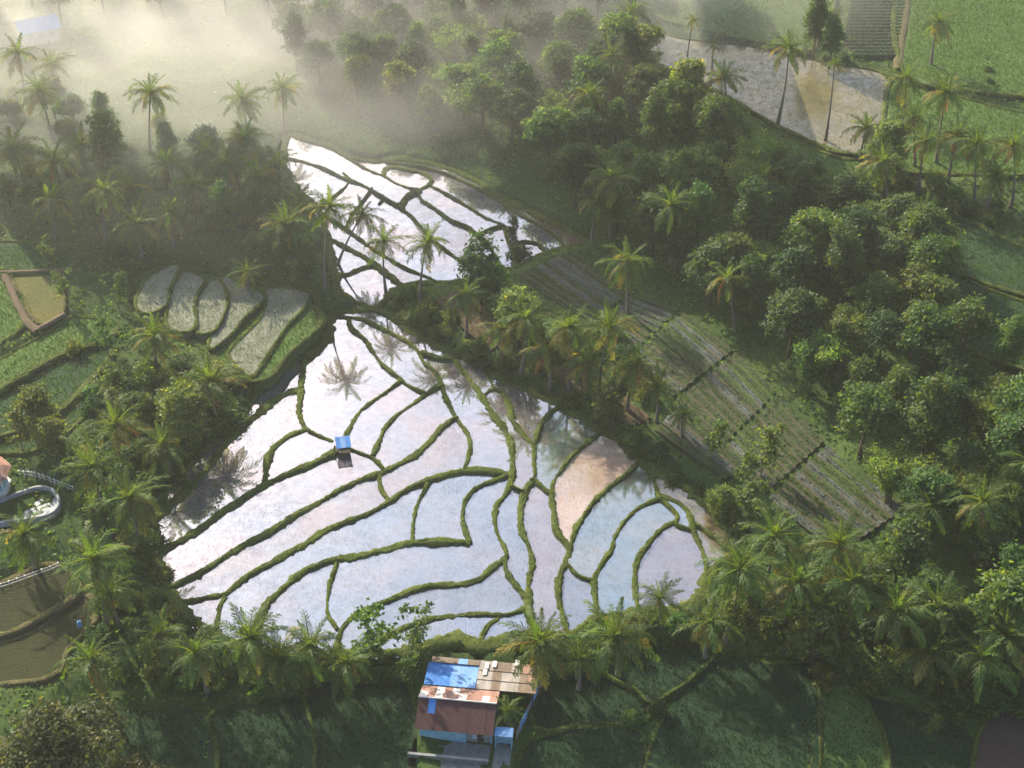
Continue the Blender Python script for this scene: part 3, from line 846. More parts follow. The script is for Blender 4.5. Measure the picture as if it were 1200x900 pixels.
# dirt path of the left field and paths on the bottom fields
def path(pts, w, z, name='dirt_path', mat='dirt'):
    L = smooth_line([G(*p, z)[:2] for p in pts], .8)
    T = np.gradient(L, axis=0); T /= np.linalg.norm(T, axis=1)[:, None]
    Nn = np.stack([-T[:, 1], T[:, 0]], 1)
    n = len(L); V = np.zeros((n, 4, 3))
    for c, (o, dz) in enumerate(((.62, -.25), (.45, .06), (-.45, .05), (-.62, -.25))):
        V[:, c, :2] = L + Nn * (o*w*(1+.14*rng.normal(0, 1, n)))[:, None]
        V[:, c, 2] = z + dz + rng.normal(0, .015, n)
    ids = np.arange(n*4).reshape(n, 4)
    q = np.stack([ids[:-1, 1:], ids[:-1, :-1], ids[1:, :-1], ids[1:, 1:]], -1).reshape(-1, 4)
    return tag(link(name, mesh_np(name, V.reshape(-1, 3), q, mats=[M[mat]], smooth=True)), kind='structure')
path([(4,319),(11,334),(18,350),(25,364),(32,376),(44,386)], 0.85, 4.32)
path([(-40,319),(20,318),(60,316),(84,315)], 0.5, 4.42)
path([(44,384),(60,376),(76,367)], 0.6, 4.30)
path([(1066,-15),(1058,40),(1052,80)], 1.3, 7.85, 'field_path', 'bund_dry')

for key, label, nm in (('crop', 'green blades of rice and grass standing in the dry fields', 'rice_crop'), ('crop_shade_tint', 'rice standing in the lower fields, its green darkened to imitate shade', 'rice_crop'), ('crop_grey', 'grey-green leafy vegetables growing on the raised beds', 'vegetable_leaves')):
    v, f, a = join(*CROP[key])
    tag(link(nm, mesh_np(nm, v, f, a, [M[key]])), label, 'crop', kind='stuff')
v, f, a = join(GR_V, GR_F, GR_A)
tag(link('bund_grass', mesh_np('bund_grass', v, f, a, [M['grass']])), 'short green grass growing on the earth bunds', 'grass', kind='stuff')

# low undergrowth on all rough ground in view
n = 150000
X = rng.uniform(-112, 112, n); Y = rng.uniform(84, 330, n)
k = np.abs(X) < 0.5*Y + 14
k &= ~np.array([on_mask(MASK_WATER, x, y) or on_mask(MASK_FIELD, x, y) for x, y in zip(X, Y)])
X, Y = X[k], Y[k]
Z = terr(X, Y)
clump = 0.5 + 0.5*np.sin(X*.9 + 2*np.sin(Y*.4))*np.cos(Y*.8 + np.sin(X*.33)*2)
n = len(X); cen = np.stack([X, Y, Z + .05 + clump*rng.uniform(0, .9, n)], 1)
d1 = rng.normal(0, 1, (n, 3)); d1 /= np.linalg.norm(d1, axis=1)[:, None]; d1[:, 2] *= .5
d2 = np.cross(d1, rng.normal(0, 1, (n, 3))); d2 /= np.linalg.norm(d2, axis=1)[:, None] + 1e-9
s = rng.uniform(.16, .42, n)[:, None]
V = np.stack([cen - d1*s, cen + d2*s*.55, cen + d1*s, cen - d2*s*.55], 1).reshape(-1, 3)
tag(link('undergrowth', mesh_np('undergrowth', V, np.arange(4*n).reshape(-1, 4), np.repeat(np.clip(rng.normal(.45, .22, n), 0, 1), 4), [M['weed']])), 'low leafy undergrowth covering the rough ground', 'undergrowth', kind='stuff')
#@@OBJECTS
# ------------------------------------------------------------------ broadleaf trees, bamboo, shrubs
def leaf_quads(cen, size, up=0.35, elong=0.55, r=rng, outward=None):
    n = len(cen)
    nr = r.normal(0, 1, (n, 3)); nr[:, 2] = np.abs(nr[:, 2]) + up
    if outward is not None: nr += outward * 0.8
    nr /= np.linalg.norm(nr, axis=1)[:, None]
    d1 = np.cross(nr, r.normal(0, 1, (n, 3))); d1 /= np.linalg.norm(d1, axis=1)[:, None] + 1e-9
    d2 = np.cross(nr, d1)
    s = (size * r.uniform(.6, 1.35, n))[:, None]
    fold = nr * s * .18
    V = np.stack([cen - d1*s, cen + d2*s*elong - fold, cen + d1*s, cen - d2*s*elong - fold], 1).reshape(-1, 3)
    return V, np.arange(4*n).reshape(-1, 4)

def crown_mesh(name, mat, lobes, clumps, per, leaf, spread, seed, fill=.25, elong=.55):
    r = np.random.default_rng(seed)
    wts = np.array([l[3]**2 for l in lobes]); wts = wts/wts.sum()
    C, A, O = [], [], []
    for _ in range(clumps):
        lx, ly, lz, lr, lh = lobes[r.choice(len(lobes), p=wts)]
        d = r.normal(0, 1, 3); d[2] = d[2]*.9 + .25; d /= np.linalg.norm(d)
        rad = (r.uniform(.25, .8) if r.random() < fill else r.uniform(.78, 1.10))
        c = np.array([lx, ly, lz]) + d*np.array([lr, lr, lh])*rad
        if c[2] < .15: c[2] = .15 + abs(c[2])*.2
        m = int(per*r.uniform(.5, 1.5))
        C.append(c + r.normal(0, 1, (m, 3))*np.array([spread, spread, spread*.6])*r.uniform(.7, 1.3))
        base = r.normal(.5, .18)
        A.append(np.clip(base + r.normal(0, .15, m), 0, 1))
        O.append(np.repeat(d[None], m, 0))
    C = np.vstack(C); A = np.concatenate(A); O = np.vstack(O)
    C[:, 2] = np.maximum(C[:, 2], .05)
    V, F = leaf_quads(C, leaf, r=r, elong=elong, outward=O)
    return mesh_np(name, V, F, np.repeat(A, 4), [mat])

def trunk_mesh(lobes, rad, seed, splits=None):
    r = np.random.default_rng(seed + 100)
    b = MB()
    top = np.mean([l[:3] for l in lobes], 0)
    fork = np.array([top[0]*.3, top[1]*.3, top[2]*.5])
    pts = [np.array([0, 0, -.5]), np.array([r.normal(0, .06), r.normal(0, .06), fork[2]*.5]), fork, fork*.35 + top*.65, top]
    b.tube(pts, [rad*1.5, rad, rad*.8, rad*.5, rad*.2], 7)
    for l in lobes:
        e = np.array(l[:3]); m = (fork + e)*.5 + r.normal(0, .15, 3)
        b.tube([fork - (0, 0, .2), m, e], [rad*.5, rad*.34, rad*.1], 5, False)
    return b.mesh('trunk', M['bark'], True)

def ring_lobes(r, n, R0, z0, dz, rr, zz, top=True):
    L = []
    ph = r.uniform(0, 6)
    for k in range(n):
        a = ph + 2*math.pi*k/n + r.uniform(-.35, .35)
        d = R0*r.uniform(.65, 1.15)
        L.append((d*math.cos(a), d*math.sin(a), z0 + r.uniform(-dz, dz), rr*r.uniform(.75, 1.2), zz*r.uniform(.75, 1.15)))
    if top: L.append((r.normal(0, .3), r.normal(0, .3), z0 + dz*1.6, rr*1.05, zz))
    return L

KINDS = {}
def add_kind(key, crown, trunk, height, name='broadleaf_tree'):
    KINDS.setdefault(key, []).append((crown, trunk, height, name))

for i in range(6):
    r = np.random.default_rng(20 + i)
    L = ring_lobes(r, 6, 2.2, 6.3, .8, 1.75, 1.35) + ring_lobes(r, 3, 1.1, 8.0, .4, 1.4, 1.1, False)
    add_kind('round', crown_mesh('crown', M['leaf_dark' if i % 2 else 'leaf_mid'], L, 300, 17, .25, .36, i), trunk_mesh(L, .22, i), 8.5)
for i in range(4):
    r = np.random.default_rng(40 + i)
    L = ring_lobes(r, 4, 1.2, 7.5, 1.0, 1.3, 1.3) + ring_lobes(r, 3, .9, 10.3, .6, 1.1, 1.3) + ring_lobes(r, 3, 1.4, 5.2, .5, 1.0, .9, False)
    add_kind('tall', crown_mesh('crown', M['leaf_mid' if i % 2 else 'leaf_dark'], L, 240, 17, .24, .34, 60+i), trunk_mesh(L, .20, 60+i), 11.0)
for i in range(3):
    r = np.random.default_rng(80 + i)
    L = ring_lobes(r, 5, 1.7, 5.2, .9, 1.15, .8) + ring_lobes(r, 3, .8, 6.8, .4, 1.0, .8, False) + ring_lobes(r, 4, 1.5, 3.0, .6, .9, .7, False)
    add_kind('gold', crown_mesh('crown', M['leaf_gold'], L, 230, 15, .24, .33, 120+i), trunk_mesh(L, .16, 120+i), 6.8)
for i in range(4):
    r = np.random.default_rng(140 + i)
    L = ring_lobes(r, 4, .9, .95, .3, .85, .75)
    add_kind('bush', crown_mesh('crown', M[('leaf_mid', 'leaf_gold', 'leaf_dark', 'leaf_mid')[i]], L, 90, 14, .19, .24, 150+i), trunk_mesh(L, .07, 150+i), 1.6, 'shrub')
for i in range(2):
    r = np.random.default_rng(170 + i)
    L = [(r.normal(0, .35), r.normal(0, .35), z, max(.7, 2.5*(1 - ((z-4.5)/7.5)**2)), 1.0) for z in np.linspace(2.2, 10.6, 8)]
    add_kind('cone', crown_mesh('crown', M['leaf_dark'], L, 330, 16, .24, .30, 180+i), trunk_mesh(L[3:], .20, 180+i), 8.0)
for i in range(2):
    r = np.random.default_rng(190 + i)
    L = [(r.normal(0, .1), r.normal(0, .1), z, .75, .7) for z in np.linspace(.9, 4.6, 6)]
    add_kind('column', crown_mesh('crown', M['leaf_dark'], L, 110, 15, .17, .2, 195+i), trunk_mesh(L[3:], .09, 195+i), 3.0)
for i in range(3):
    r = np.random.default_rng(210 + i)
    L = [(r.normal(0, .8), r.normal(0, .8), z, .7, .6) for z in np.linspace(1.6, 6.2, 9)]
    add_kind('sapling', crown_mesh('crown', M['leaf_mid' if i else 'leaf_gold'], L, 75, 9, .24, .24, 220+i), trunk_mesh(L, .07, 220+i), 4.0, 'sapling')
for i in range(1):
    r = np.random.default_rng(230)
    L = ring_lobes(r, 9, 3.4, 4.2, .9, 2.0, 1.5) + ring_lobes(r, 5, 1.7, 6.2, .5, 1.8, 1.3)
    add_kind('spread', crown_mesh('crown', M['leaf_olive'], L, 640, 20, .20, .34, 231), trunk_mesh(L, .30, 231), 5.5)
for i in range(3):                                            # bamboo: arching culms with drooping leaf sprays
    r = np.random.default_rng(250 + i)
    bt = MB(); C = []; A = []
    for k in range(26):
        a = r.uniform(0, 6.283); reach = r.uniform(.8, 3.2); h = r.uniform(7, 10.5)
        pts = [np.array([math.cos(a)*(.35 + reach*t**2.6), math.sin(a)*(.35 + reach*t**2.6), h*(t - .22*t**4) - .3]) for t in np.linspace(0, 1, 9)]
        bt.tube(pts, list(np.linspace(.055, .015, 9)), 5, False)
        base = r.normal(.5, .2)
        for t in np.linspace(.38, 1, 15):
            q = t*8; j = min(int(q), 7); c = pts[j]*(1-(q-j)) + pts[j+1]*(q-j)
            m = 14
            C.append(c + r.normal(0, 1, (m, 3))*np.array([.42, .42, .32])); A.append(np.clip(base + r.normal(0, .14, m), 0, 1))
    C = np.vstack(C); A = np.concatenate(A)
    V, F = leaf_quads(C, .23, up=.2, elong=.34, r=r)
    add_kind('bamboo', mesh_np('leaf_spray', V, F, np.repeat(A, 4), [M['leaf_bamboo']]), bt.mesh('culms', mat_plain('bamboo_culm', (.10, .11, .04), (.20, .20, .08)), True), 7.5, 'bamboo_clump')
    KINDS['bamboo'][-1] = KINDS['bamboo'][-1]

COUNT = {}
def plant(kind, p, s, label, group, cat=None, rz=None, variant=None):
    crown, trunk, h, nm = KINDS[kind][random.randrange(len(KINDS[kind])) if variant is None else variant]
    e = empty(nm, p, random.uniform(0, 6.28) if rz is None else rz, s)
    tag(e, label, cat or {'shrub': 'shrub', 'bamboo_clump': 'bamboo', 'sapling': 'young tree'}.get(nm, 'tree'), group)
    link('trunk' if nm != 'bamboo_clump' else 'culms', trunk, e)
    link('crown' if nm != 'bamboo_clump' else 'foliage', crown, e)
    TREES.append((p[0], p[1], s))
    return e
TREES = []
def plant_px(kind, cx, cy, s, label, group=None, variant=None):
    """place a tree by the pixel of its crown's centre"""
    h = KINDS[kind][0 if variant is None else variant][2] * s * .85
    return plant(kind, GT(cx, cy, h), s, label, group, variant=variant)

# single trees that stand out
plant_px('cone', 563, 306, 1.12, 'dense dark tree standing alone between the upper pools and the brown beds', variant=0)
plant_px('column', 600, 268, .85, 'small dark column-shaped tree beside the upper pools', variant=0)
plant_px('bush', 606, 296, 1.3, 'round dark shrub at the corner of the small bright pool', variant=2)
plant_px('tall', 122, 155, 1.15, 'tall leafy green tree rising clear of the misty palms', variant=1)
plant_px('sapling', 437, 742, 1.25, 'open-crowned young tree at the water edge behind the blue-roofed house', variant=1)
plant_px('sapling', 482, 745, 1.15, 'slim young tree with loose leaves on the bank behind the blue-roofed house', variant=2)
plant_px('spread', 60, 880, 1.25, 'broad bushy tree with olive leaves at the corner of the lower fields', variant=0)
plant_px('spread', 150, 925, .8, 'low spreading olive-leaved tree growing against the broad bushy tree')
plant_px('gold', 42, 470, .95, 'pale leafy tree on the terraced rice fields above the round pool')
plant_px('gold', 60, 505, .8, 'slim pale tree beside the pale leafy tree on the rice terraces')
plant_px('sapling', 20, 505, 1.0, 'pale narrow sapling behind the tiled pavilion', variant=0)
plant_px('sapling', 76, 335, .8, 'yellow-topped sapling at the edge of the ripe field', variant=0)
plant_px('sapling', 58, 300, .8, 'round-headed sapling on the far side of the ripe field', variant=0)
plant_px('sapling', 135, 340, .9, 'pale sapling beside the stubble terraces', variant=0)
plant_px('bush', 84, 405, .9, 'small bush on the edge of the bright rice terrace', variant=1)
plant_px('sapling', 122, 395, 1.0, 'thin sapling at the corner of the bright rice terrace', variant=1)
plant_px('bush', 481, 340, 1.1, 'round green bush under the palms at the upper pools', variant=0)
plant_px('bush', 245, 785, .9, 'small bush below the palms at the lower bank', variant=2)
plant_px('gold', 1075, 330, 1.05, 'golden-topped tree at the edge of the shaded hill field')
plant_px('gold', 1075, 378, 1.0, 'golden-topped tree in front of the shaded hill field')
plant_px('gold', 985, 390, 1.05, 'golden-leaved tree catching sun in the middle of the dark wood')
plant_px('gold', 955, 365, .95, 'olive tree beside the golden-leaved tree in the dark wood')
plant_px('bamboo', 1160, 480, 1.05, 'tall yellow-green bamboo clump below the shaded hill field')
plant_px('bamboo', 1195, 500, 1.1, 'yellow-green bamboo clump at the outer end of the wood')
plant_px('bamboo', 1050, 540, 1.05, 'blue-green bamboo clump hanging over the vegetable beds')
plant_px('bamboo', 1120, 560, 1.05, 'feathery bamboo clump beside the lone palm under the wood')
plant_px('round', 935, 195, .8, 'round dark tree beside the flooded mud field', variant=1)
plant_px('round', 955, 265, 1.15, 'large leafy green tree below the flooded mud field', variant=0)
plant_px('round', 860, 290, 1.0, 'broad green tree overhanging the top of the vegetable beds', variant=2)
plant_px('tall', 960, 12, 1.0, 'dark leafy tree shading the corner of the flooded mud field', variant=0)
plant_px('tall', 978, 35, .8, 'smaller dark tree beside the row-planted field', variant=2)
plant_px('column', 1185, 680, 1.7, 'ivy-covered tall bush at the outer end of the lower palm row', variant=1)
plant_px('sapling', 895, 530, 1.2, 'pale-leaved young tree on the bank between pools and vegetable beds', variant=0)
plant_px('sapling', 878, 560, 1.1, 'leafy young tree at the end of the bank beside the vegetable beds', variant=1)
plant_px('sapling', 832, 515, 1.0, 'pale-leaved sapling on the bank beside the vegetable beds', variant=0)
plant_px('sapling', 880, 600, 1.0, 'small leafy sapling between the pools and the lower palm row', variant=0)
plant_px('bush', 965, 790, 1.0, 'yellowish bush at the head of the bright lower field', variant=1)
plant_px('sapling', 1092, 845, .55, 'small bright sapling at the edge of the lower right field', variant=0)
plant_px('bush', 770, 828, .7, 'low bush where the lower field paths meet', variant=2)
plant_px('bush', 742, 840, .7, 'low grey-green bush beside the lower field path', variant=0)

LANDMARK = {k: GT(*p) for k, p in {'the flooded mud field': (880,130), 'the narrow end of the flooded field': (755,60), 'the shaded hill field': (1090,310), 'the golden-leaved tree': (985,430), 'the bamboo clumps': (1150,540),
    'the head of the vegetable beds': (740,320), 'the middle vegetable beds': (850,395), 'the last vegetable beds': (1040,580), 'the upper pools': (500,190), 'the lone palm': (1144,656), 'the hazy broad palm': (717,270), 'the thin curved palm': (862,388),
    'the fog-veiled house': (47,46), 'the stubble terraces': (240,330), 'the ripe field': (60,310), 'the pale-trunked palm': (124,284), 'the tall misty palm': (176,182), 'the slanting palm': (380,320), 'the largest pool': (250,540), 'the round pool': (70,590),
    'the brown terraces': (110,720), 'the tin-roofed house': (540,850), 'the oval pool': (800,680), 'the blue-roofed hut': (405,520), 'the ploughed corner field': (1170,850), 'the forest edge': (560,60), 'the bright lower field': (880,780)}.items()}
def fill(poly_px, z, spacing, kinds, smin, smax, labels, group, world_poly=None, avoid=True, maxn=400):
    """trees spread through a wood, none closer than the spacing"""
    w = np.array([G(*p, z) for p in poly_px]) if world_poly is None else np.array(world_poly, float)
    x0, y0 = w[:, 0].min(), w[:, 1].min(); x1, y1 = w[:, 0].max(), w[:, 1].max()
    pts = []
    tries = int((x1-x0)*(y1-y0)/spacing**2*22)
    for _ in range(tries):
        x, y = random.uniform(x0, x1), random.uniform(y0, y1)
        if not inpoly(np.array([x]), np.array([y]), w)[0]: continue
        if avoid and (on_mask(MASK_WATER, x, y) or on_mask(MASK_FIELD, x, y)): continue
        if any((x-a)**2 + (y-b)**2 < spacing**2 for a, b in pts): continue
        if any((x-a)**2 + (y-b)**2 < (spacing*.55)**2 for a, b, _ in TREES): continue
        pts.append((x, y))
        if len(pts) >= maxn: break
    for x, y in pts:
        sc_ = random.uniform(smin, smax)
        kd = random.choices([k for k, _ in kinds], [c for _, c in kinds])[0]
        lb = labels[kd]
        if '{w}' in lb:
            d = sorted((((x-q[0])**2 + (y-q[1])**2)**.5, nm_) for nm_, q in LANDMARK.items())
            size = 'large ' if sc_ > smin + .72*(smax-smin) else ('small ' if sc_ < smin + .28*(smax-smin) else '')
            if len((size + lb).split()) + len(d[0][1].split()) > 16: size = ''
            lb = size + lb.replace('{w}', ('beside ' if d[0][0] < 9 else 'near ') + d[0][1])
        plant(kd, (x, y, float(terr(x, y))), sc_, lb, group)

WOOD = [(400,120),(455,130),(540,148),(610,180),(700,258),(770,300),(840,350),(905,405),(965,478),(1030,545),(1090,612),(1140,645),(1250,660),(1250,450),(1120,425),(1085,350),(1050,285),(1000,262),(900,232),(840,192),(785,160),(742,120),(715,85),(520,60),(380,110)]
fill(WOOD, 4, 5.6, [('round', 6), ('tall', 3), ('gold', 1.1), ('bamboo', 1.2)], .75, 1.2,
     {'round': 'dense round-crowned tree in the dark wood {w}', 'tall': 'tall slender tree in the dark wood {w}',
      'gold': 'olive-leaved small tree in the dark wood {w}', 'bamboo': 'feathery bamboo clump in the dark wood {w}'}, 'trees of the wood beyond the vegetable beds')
fill([(300,-10),(725,-10),(722,50),(520,62),(380,108),(330,60)], 4, 6.0, [('round', 4), ('tall', 5)], .8, 1.3,
     {'round': 'round-crowned tree fading into the mist {w}', 'tall': 'tall thin tree fading into the mist {w}'}, 'misty trees behind the upper pools')
fill([(-30,90),(30,110),(90,140),(160,160),(250,170),(325,175),(340,230),(352,262),(362,300),(366,336),(345,334),(300,312),(240,290),(150,296),(95,292),(85,276),(-30,272)], 3.5, 4.8, [('round', 3), ('tall', 1), ('gold', 2.5), ('bush', 3)], .55, .9,
     {'round': 'round tree in the misty palm grove {w}', 'tall': 'slender tree in the misty palm grove {w}', 'gold': 'pale olive tree in the misty palm grove {w}', 'bush': 'low shrub in the misty palm grove {w}'}, 'trees of the misty palm grove')
fill([(100,490),(150,445),(225,440),(285,446),(330,425),(366,380),(376,372),(350,410),(300,455),(240,515),(195,560),(180,585),(176,640),(150,650),(90,570)], 2, 2.2, [('bush', 6), ('gold', .25)], .8, 1.5,
     {'bush': 'leafy shrub on the steep bank {w}', 'gold': 'small olive tree on the steep bank {w}'}, 'shrubs on the steep bank')
fill([(140,450),(230,440),(250,470),(190,560),(130,560),(110,500)], 2, 4.5, [('round', 1)], .35, .5, {'round': 'compact dark tree among the palms on the steep bank'}, 'dark trees on the steep bank')
fill([(130,660),(180,655),(200,700),(225,735),(190,780),(130,790),(120,740)], 0, 2.6, [('bush', 1)], .6, 1.1, {'bush': 'shrub on the dark slope {w}'}, 'shrubs on the dark slope')
fill([(180,775),(300,772),(400,778),(485,770),(485,792),(400,800),(300,805),(190,805)], -1.5, 2.0, [('bush', 1)], .55, 1.0, {'bush': 'shrub in the hedge under the lower palm row {w}'}, 'shrubs under the lower palms')
fill([(605,760),(700,745),(830,722),(850,735),(830,752),(700,775),(630,790)], -1.0, 1.9, [('bush', 1)], .45, .85, {'bush': 'shrub on the bank above the lower fields {w}'}, 'shrubs on the lower bank')
fill([(450,355),(500,350),(520,385),(575,415),(610,435),(690,470),(770,525),(860,590),(880,640),(850,610),(790,560),(720,512),(660,470),(570,428),(500,395)], 1, 2.1, [('bush', 6), ('gold', .5)], .55, 1.1,
     {'bush': 'shrub in the hedge along the pools {w}', 'gold': 'small olive tree in the hedge between pools and vegetable beds'}, 'hedge beside the pools')
fill([(600,380),(740,400),(760,470),(700,470),(610,420)], 1.4, 3.2, [('bush', 3), ('gold', 1)], .8, 1.3, {'bush': 'leafy shrub under the palms among the vegetable beds', 'gold': 'small olive tree under the palms among the vegetable beds'}, 'shrubs under the palms by the vegetable beds', avoid=False)
fill([(840,690),(1000,690),(1120,710),(1260,740),(1260,840),(1150,838),(1010,800),(960,772),(870,755)], -1, 3.0, [('bush', 4), ('gold', 1)], .8, 1.4,
     {'bush': 'dark shrub under the lower palm grove {w}', 'gold': 'small olive tree under the lower palm grove {w}'}, 'understorey of the lower palm grove')
fill([(1100,640),(1260,660),(1260,730),(1150,705)], 1, 5.0, [('round', 2), ('tall', 1)], .6, .9, {'round': 'dark round tree at the foot of the wood', 'tall': 'dark slender tree at the foot of the wood'}, 'trees at the foot of the wood')
fill([(1010,210),(1060,205),(1160,240),(1260,280),(1260,296),(1150,255),(1060,268),(1020,250)], 6.5, 3.4, [('bush', 3), ('gold', 1)], .8, 1.2, {'bush': 'shrub on the brown bank {w}', 'gold': 'olive tree on the brown bank {w}'}, 'shrubs above the hill field')
fill([(715,85),(742,118),(785,158),(840,190),(900,230),(1000,258),(1000,228),(960,214),(900,182),(840,145),(790,112),(745,80)], 5.5, 2.6, [('bush', 5), ('gold', .6)], .8, 1.4, {'bush': 'leafy shrub {w}', 'gold': 'small olive tree {w}'}, 'shrubs at the upper edge of the wood')
fill([(-60,-20),(300,-20),(300,15),(100,25),(-60,60)], 3.5, 8.0, [('round', 2), ('tall', 3)], .8, 1.2, {'round': 'round tree {w} almost lost in the fog', 'tall': 'tall tree {w} almost lost in the fog'}, 'trees almost lost in the fog')
fill([(820,40),(900,52),(960,64),(1000,70),(1000,76),(900,60),(820,46)], 7.5, 3.0, [('bush', 1)], .45, .8, {'bush': 'low bush on the bund behind the flooded mud field'}, 'bushes behind the flooded field')
for px, py in ((1157,58),(1155,72),(1157,84),(1158,97),(1000,66),(1012,70)):
    p_ = GT(px, py); plant('bush', p_, random.uniform(.4, .6), 'tiny bush on the bund between the bright far fields', 'bushes on the far bunds', variant=0)
# woods carrying on behind the picture's upper edge and beside it
fill(None, 4, 7.5, [('round', 3), ('tall', 3)], .9, 1.4, {'round': 'round-crowned tree in the misty forest {w}', 'tall': 'tall thin-stemmed tree in the misty forest {w}'}, 'far misty forest',
     world_poly=[(-50,288),(40,286),(40,318),(-50,318)], maxn=90)
fill(None, 4, 7.0, [('round', 3), ('tall', 2)], .8, 1.2, {'round': 'round tree at the outer side of the misty grove', 'tall': 'slender tree at the outer side of the misty grove'}, 'outer side of the misty grove',
     world_poly=[(-122,180),(-92,180),(-105,262),(-140,262)], maxn=30)

# ------------------------------------------------------------------ coconut palms
def frond_mesh(name, mat, length, droop, hang, seed, leaflets=23, width=.82):
    r = np.random.default_rng(seed)
    n = 12
    pts = [np.zeros(3)]; ang = 0.0
    for k in range(n):
        ang = -droop * ((k+1)/n)**1.5
        pts.append(pts[-1] + np.array([math.cos(ang), 0, math.sin(ang)])*length/n)
    pts = np.array(pts)
    V, F, A = [], [], []
    def addq(q, a):
        o = len(V); V.extend(q); F.append((o, o+1, o+2, o+3)); A.extend([a]*4)
    for k in range(n):                                        # rachis
        w0, w1 = .085*(1-k/n)+.012, .085*(1-(k+1)/n)+.012
        p0, p1 = pts[k], pts[k+1]
        addq([p0+(0, w0, 0), p0-(0, w0, 0), p1-(0, w1, 0), p1+(0, w1, 0)], .85)
        addq([p0+(0, 0, w0), p0-(0, 0, w0), p1-(0, 0, w1), p1+(0, 0, w1)], .85)
    for k in range(leaflets):
        t = .10 + .90*k/(leaflets-1)
        q = t*n; j = min(int(q), n-1); p = pts[j]*(1-(q-j)) + pts[j+1]*(q-j)
        tg = pts[j+1]-pts[j]; tg /= np.linalg.norm(tg)
        up = np.array([-tg[2], 0, tg[0]])
        ln = width*(.42 + .85*math.sin(math.pi*min(1, t*.86 + .13)))*r.uniform(.65, 1.15)
        for sd in (1, -1):
            h = hang + r.normal(0, .24)
            d = tg*(.45 + .5*t) + np.array([0, sd, 0])*(.95 - .45*t) + up*(.35 - h)
            d /= np.linalg.norm(d)
            d2 = d*.75 - np.array([0, 0, 1])*(.35 + .4*h); d2 /= np.linalg.norm(d2)
            m = p + d*ln*.55; e = m + d2*ln*.45
            wv = np.cross(d, up); wv /= np.linalg.norm(wv) + 1e-9
            wv = wv*.050*r.uniform(.8, 1.3)
            a = float(np.clip(r.normal(.5, .16), 0, 1))
            o = len(V); V.extend([p - wv*.5, p + wv*.5, m + wv, m - wv]); F.append((o, o+1, o+2, o+3)); A.extend([a]*4)
            o = len(V); V.extend([m - wv, m + wv, e + wv*.15, e - wv*.15]); F.append((o, o+1, o+2, o+3)); A.extend([a]*4)
    return mesh_np(name, np.array(V), np.array(F), np.array(A), [mat])

FR = {'young': [frond_mesh('frond', M['frond'], 3.9, R(28), .05, 300+i, 24, .6) for i in range(2)],
      'mid': [frond_mesh('frond', M['frond'], 4.5, R(52+14*i), .3 + .15*i, 310+i) for i in range(4)],
      'gold': [frond_mesh('frond', M['frond_old'], 4.4, R(66+14*i), .45, 320+i) for i in range(2)],
      'low': [frond_mesh('frond', M['frond'], 4.3, R(62+25*i), .75, 330+i) for i in range(2)],
      'dead': [frond_mesh('dead_frond', M['frond_dead'], 3.9, R(50), 1.0, 340+i, 18, .6) for i in range(2)]}
nut_me = MB()
for k in range(7):
    a = k*2.4; c = np.array([math.cos(a)*.28, math.sin(a)*.28, -.15 - .12*(k % 3)])
    nut_me.tube([c + (0, 0, .16), c + (0, 0, .08), c, c - (0, 0, .1), c - (0, 0, .15)], [.03, .11, .14, .10, .02], 7)
nut_me = nut_me.mesh('coconuts', mat_plain('coconut_husk', (.10, .12, .03), (.22, .16, .06)), True)

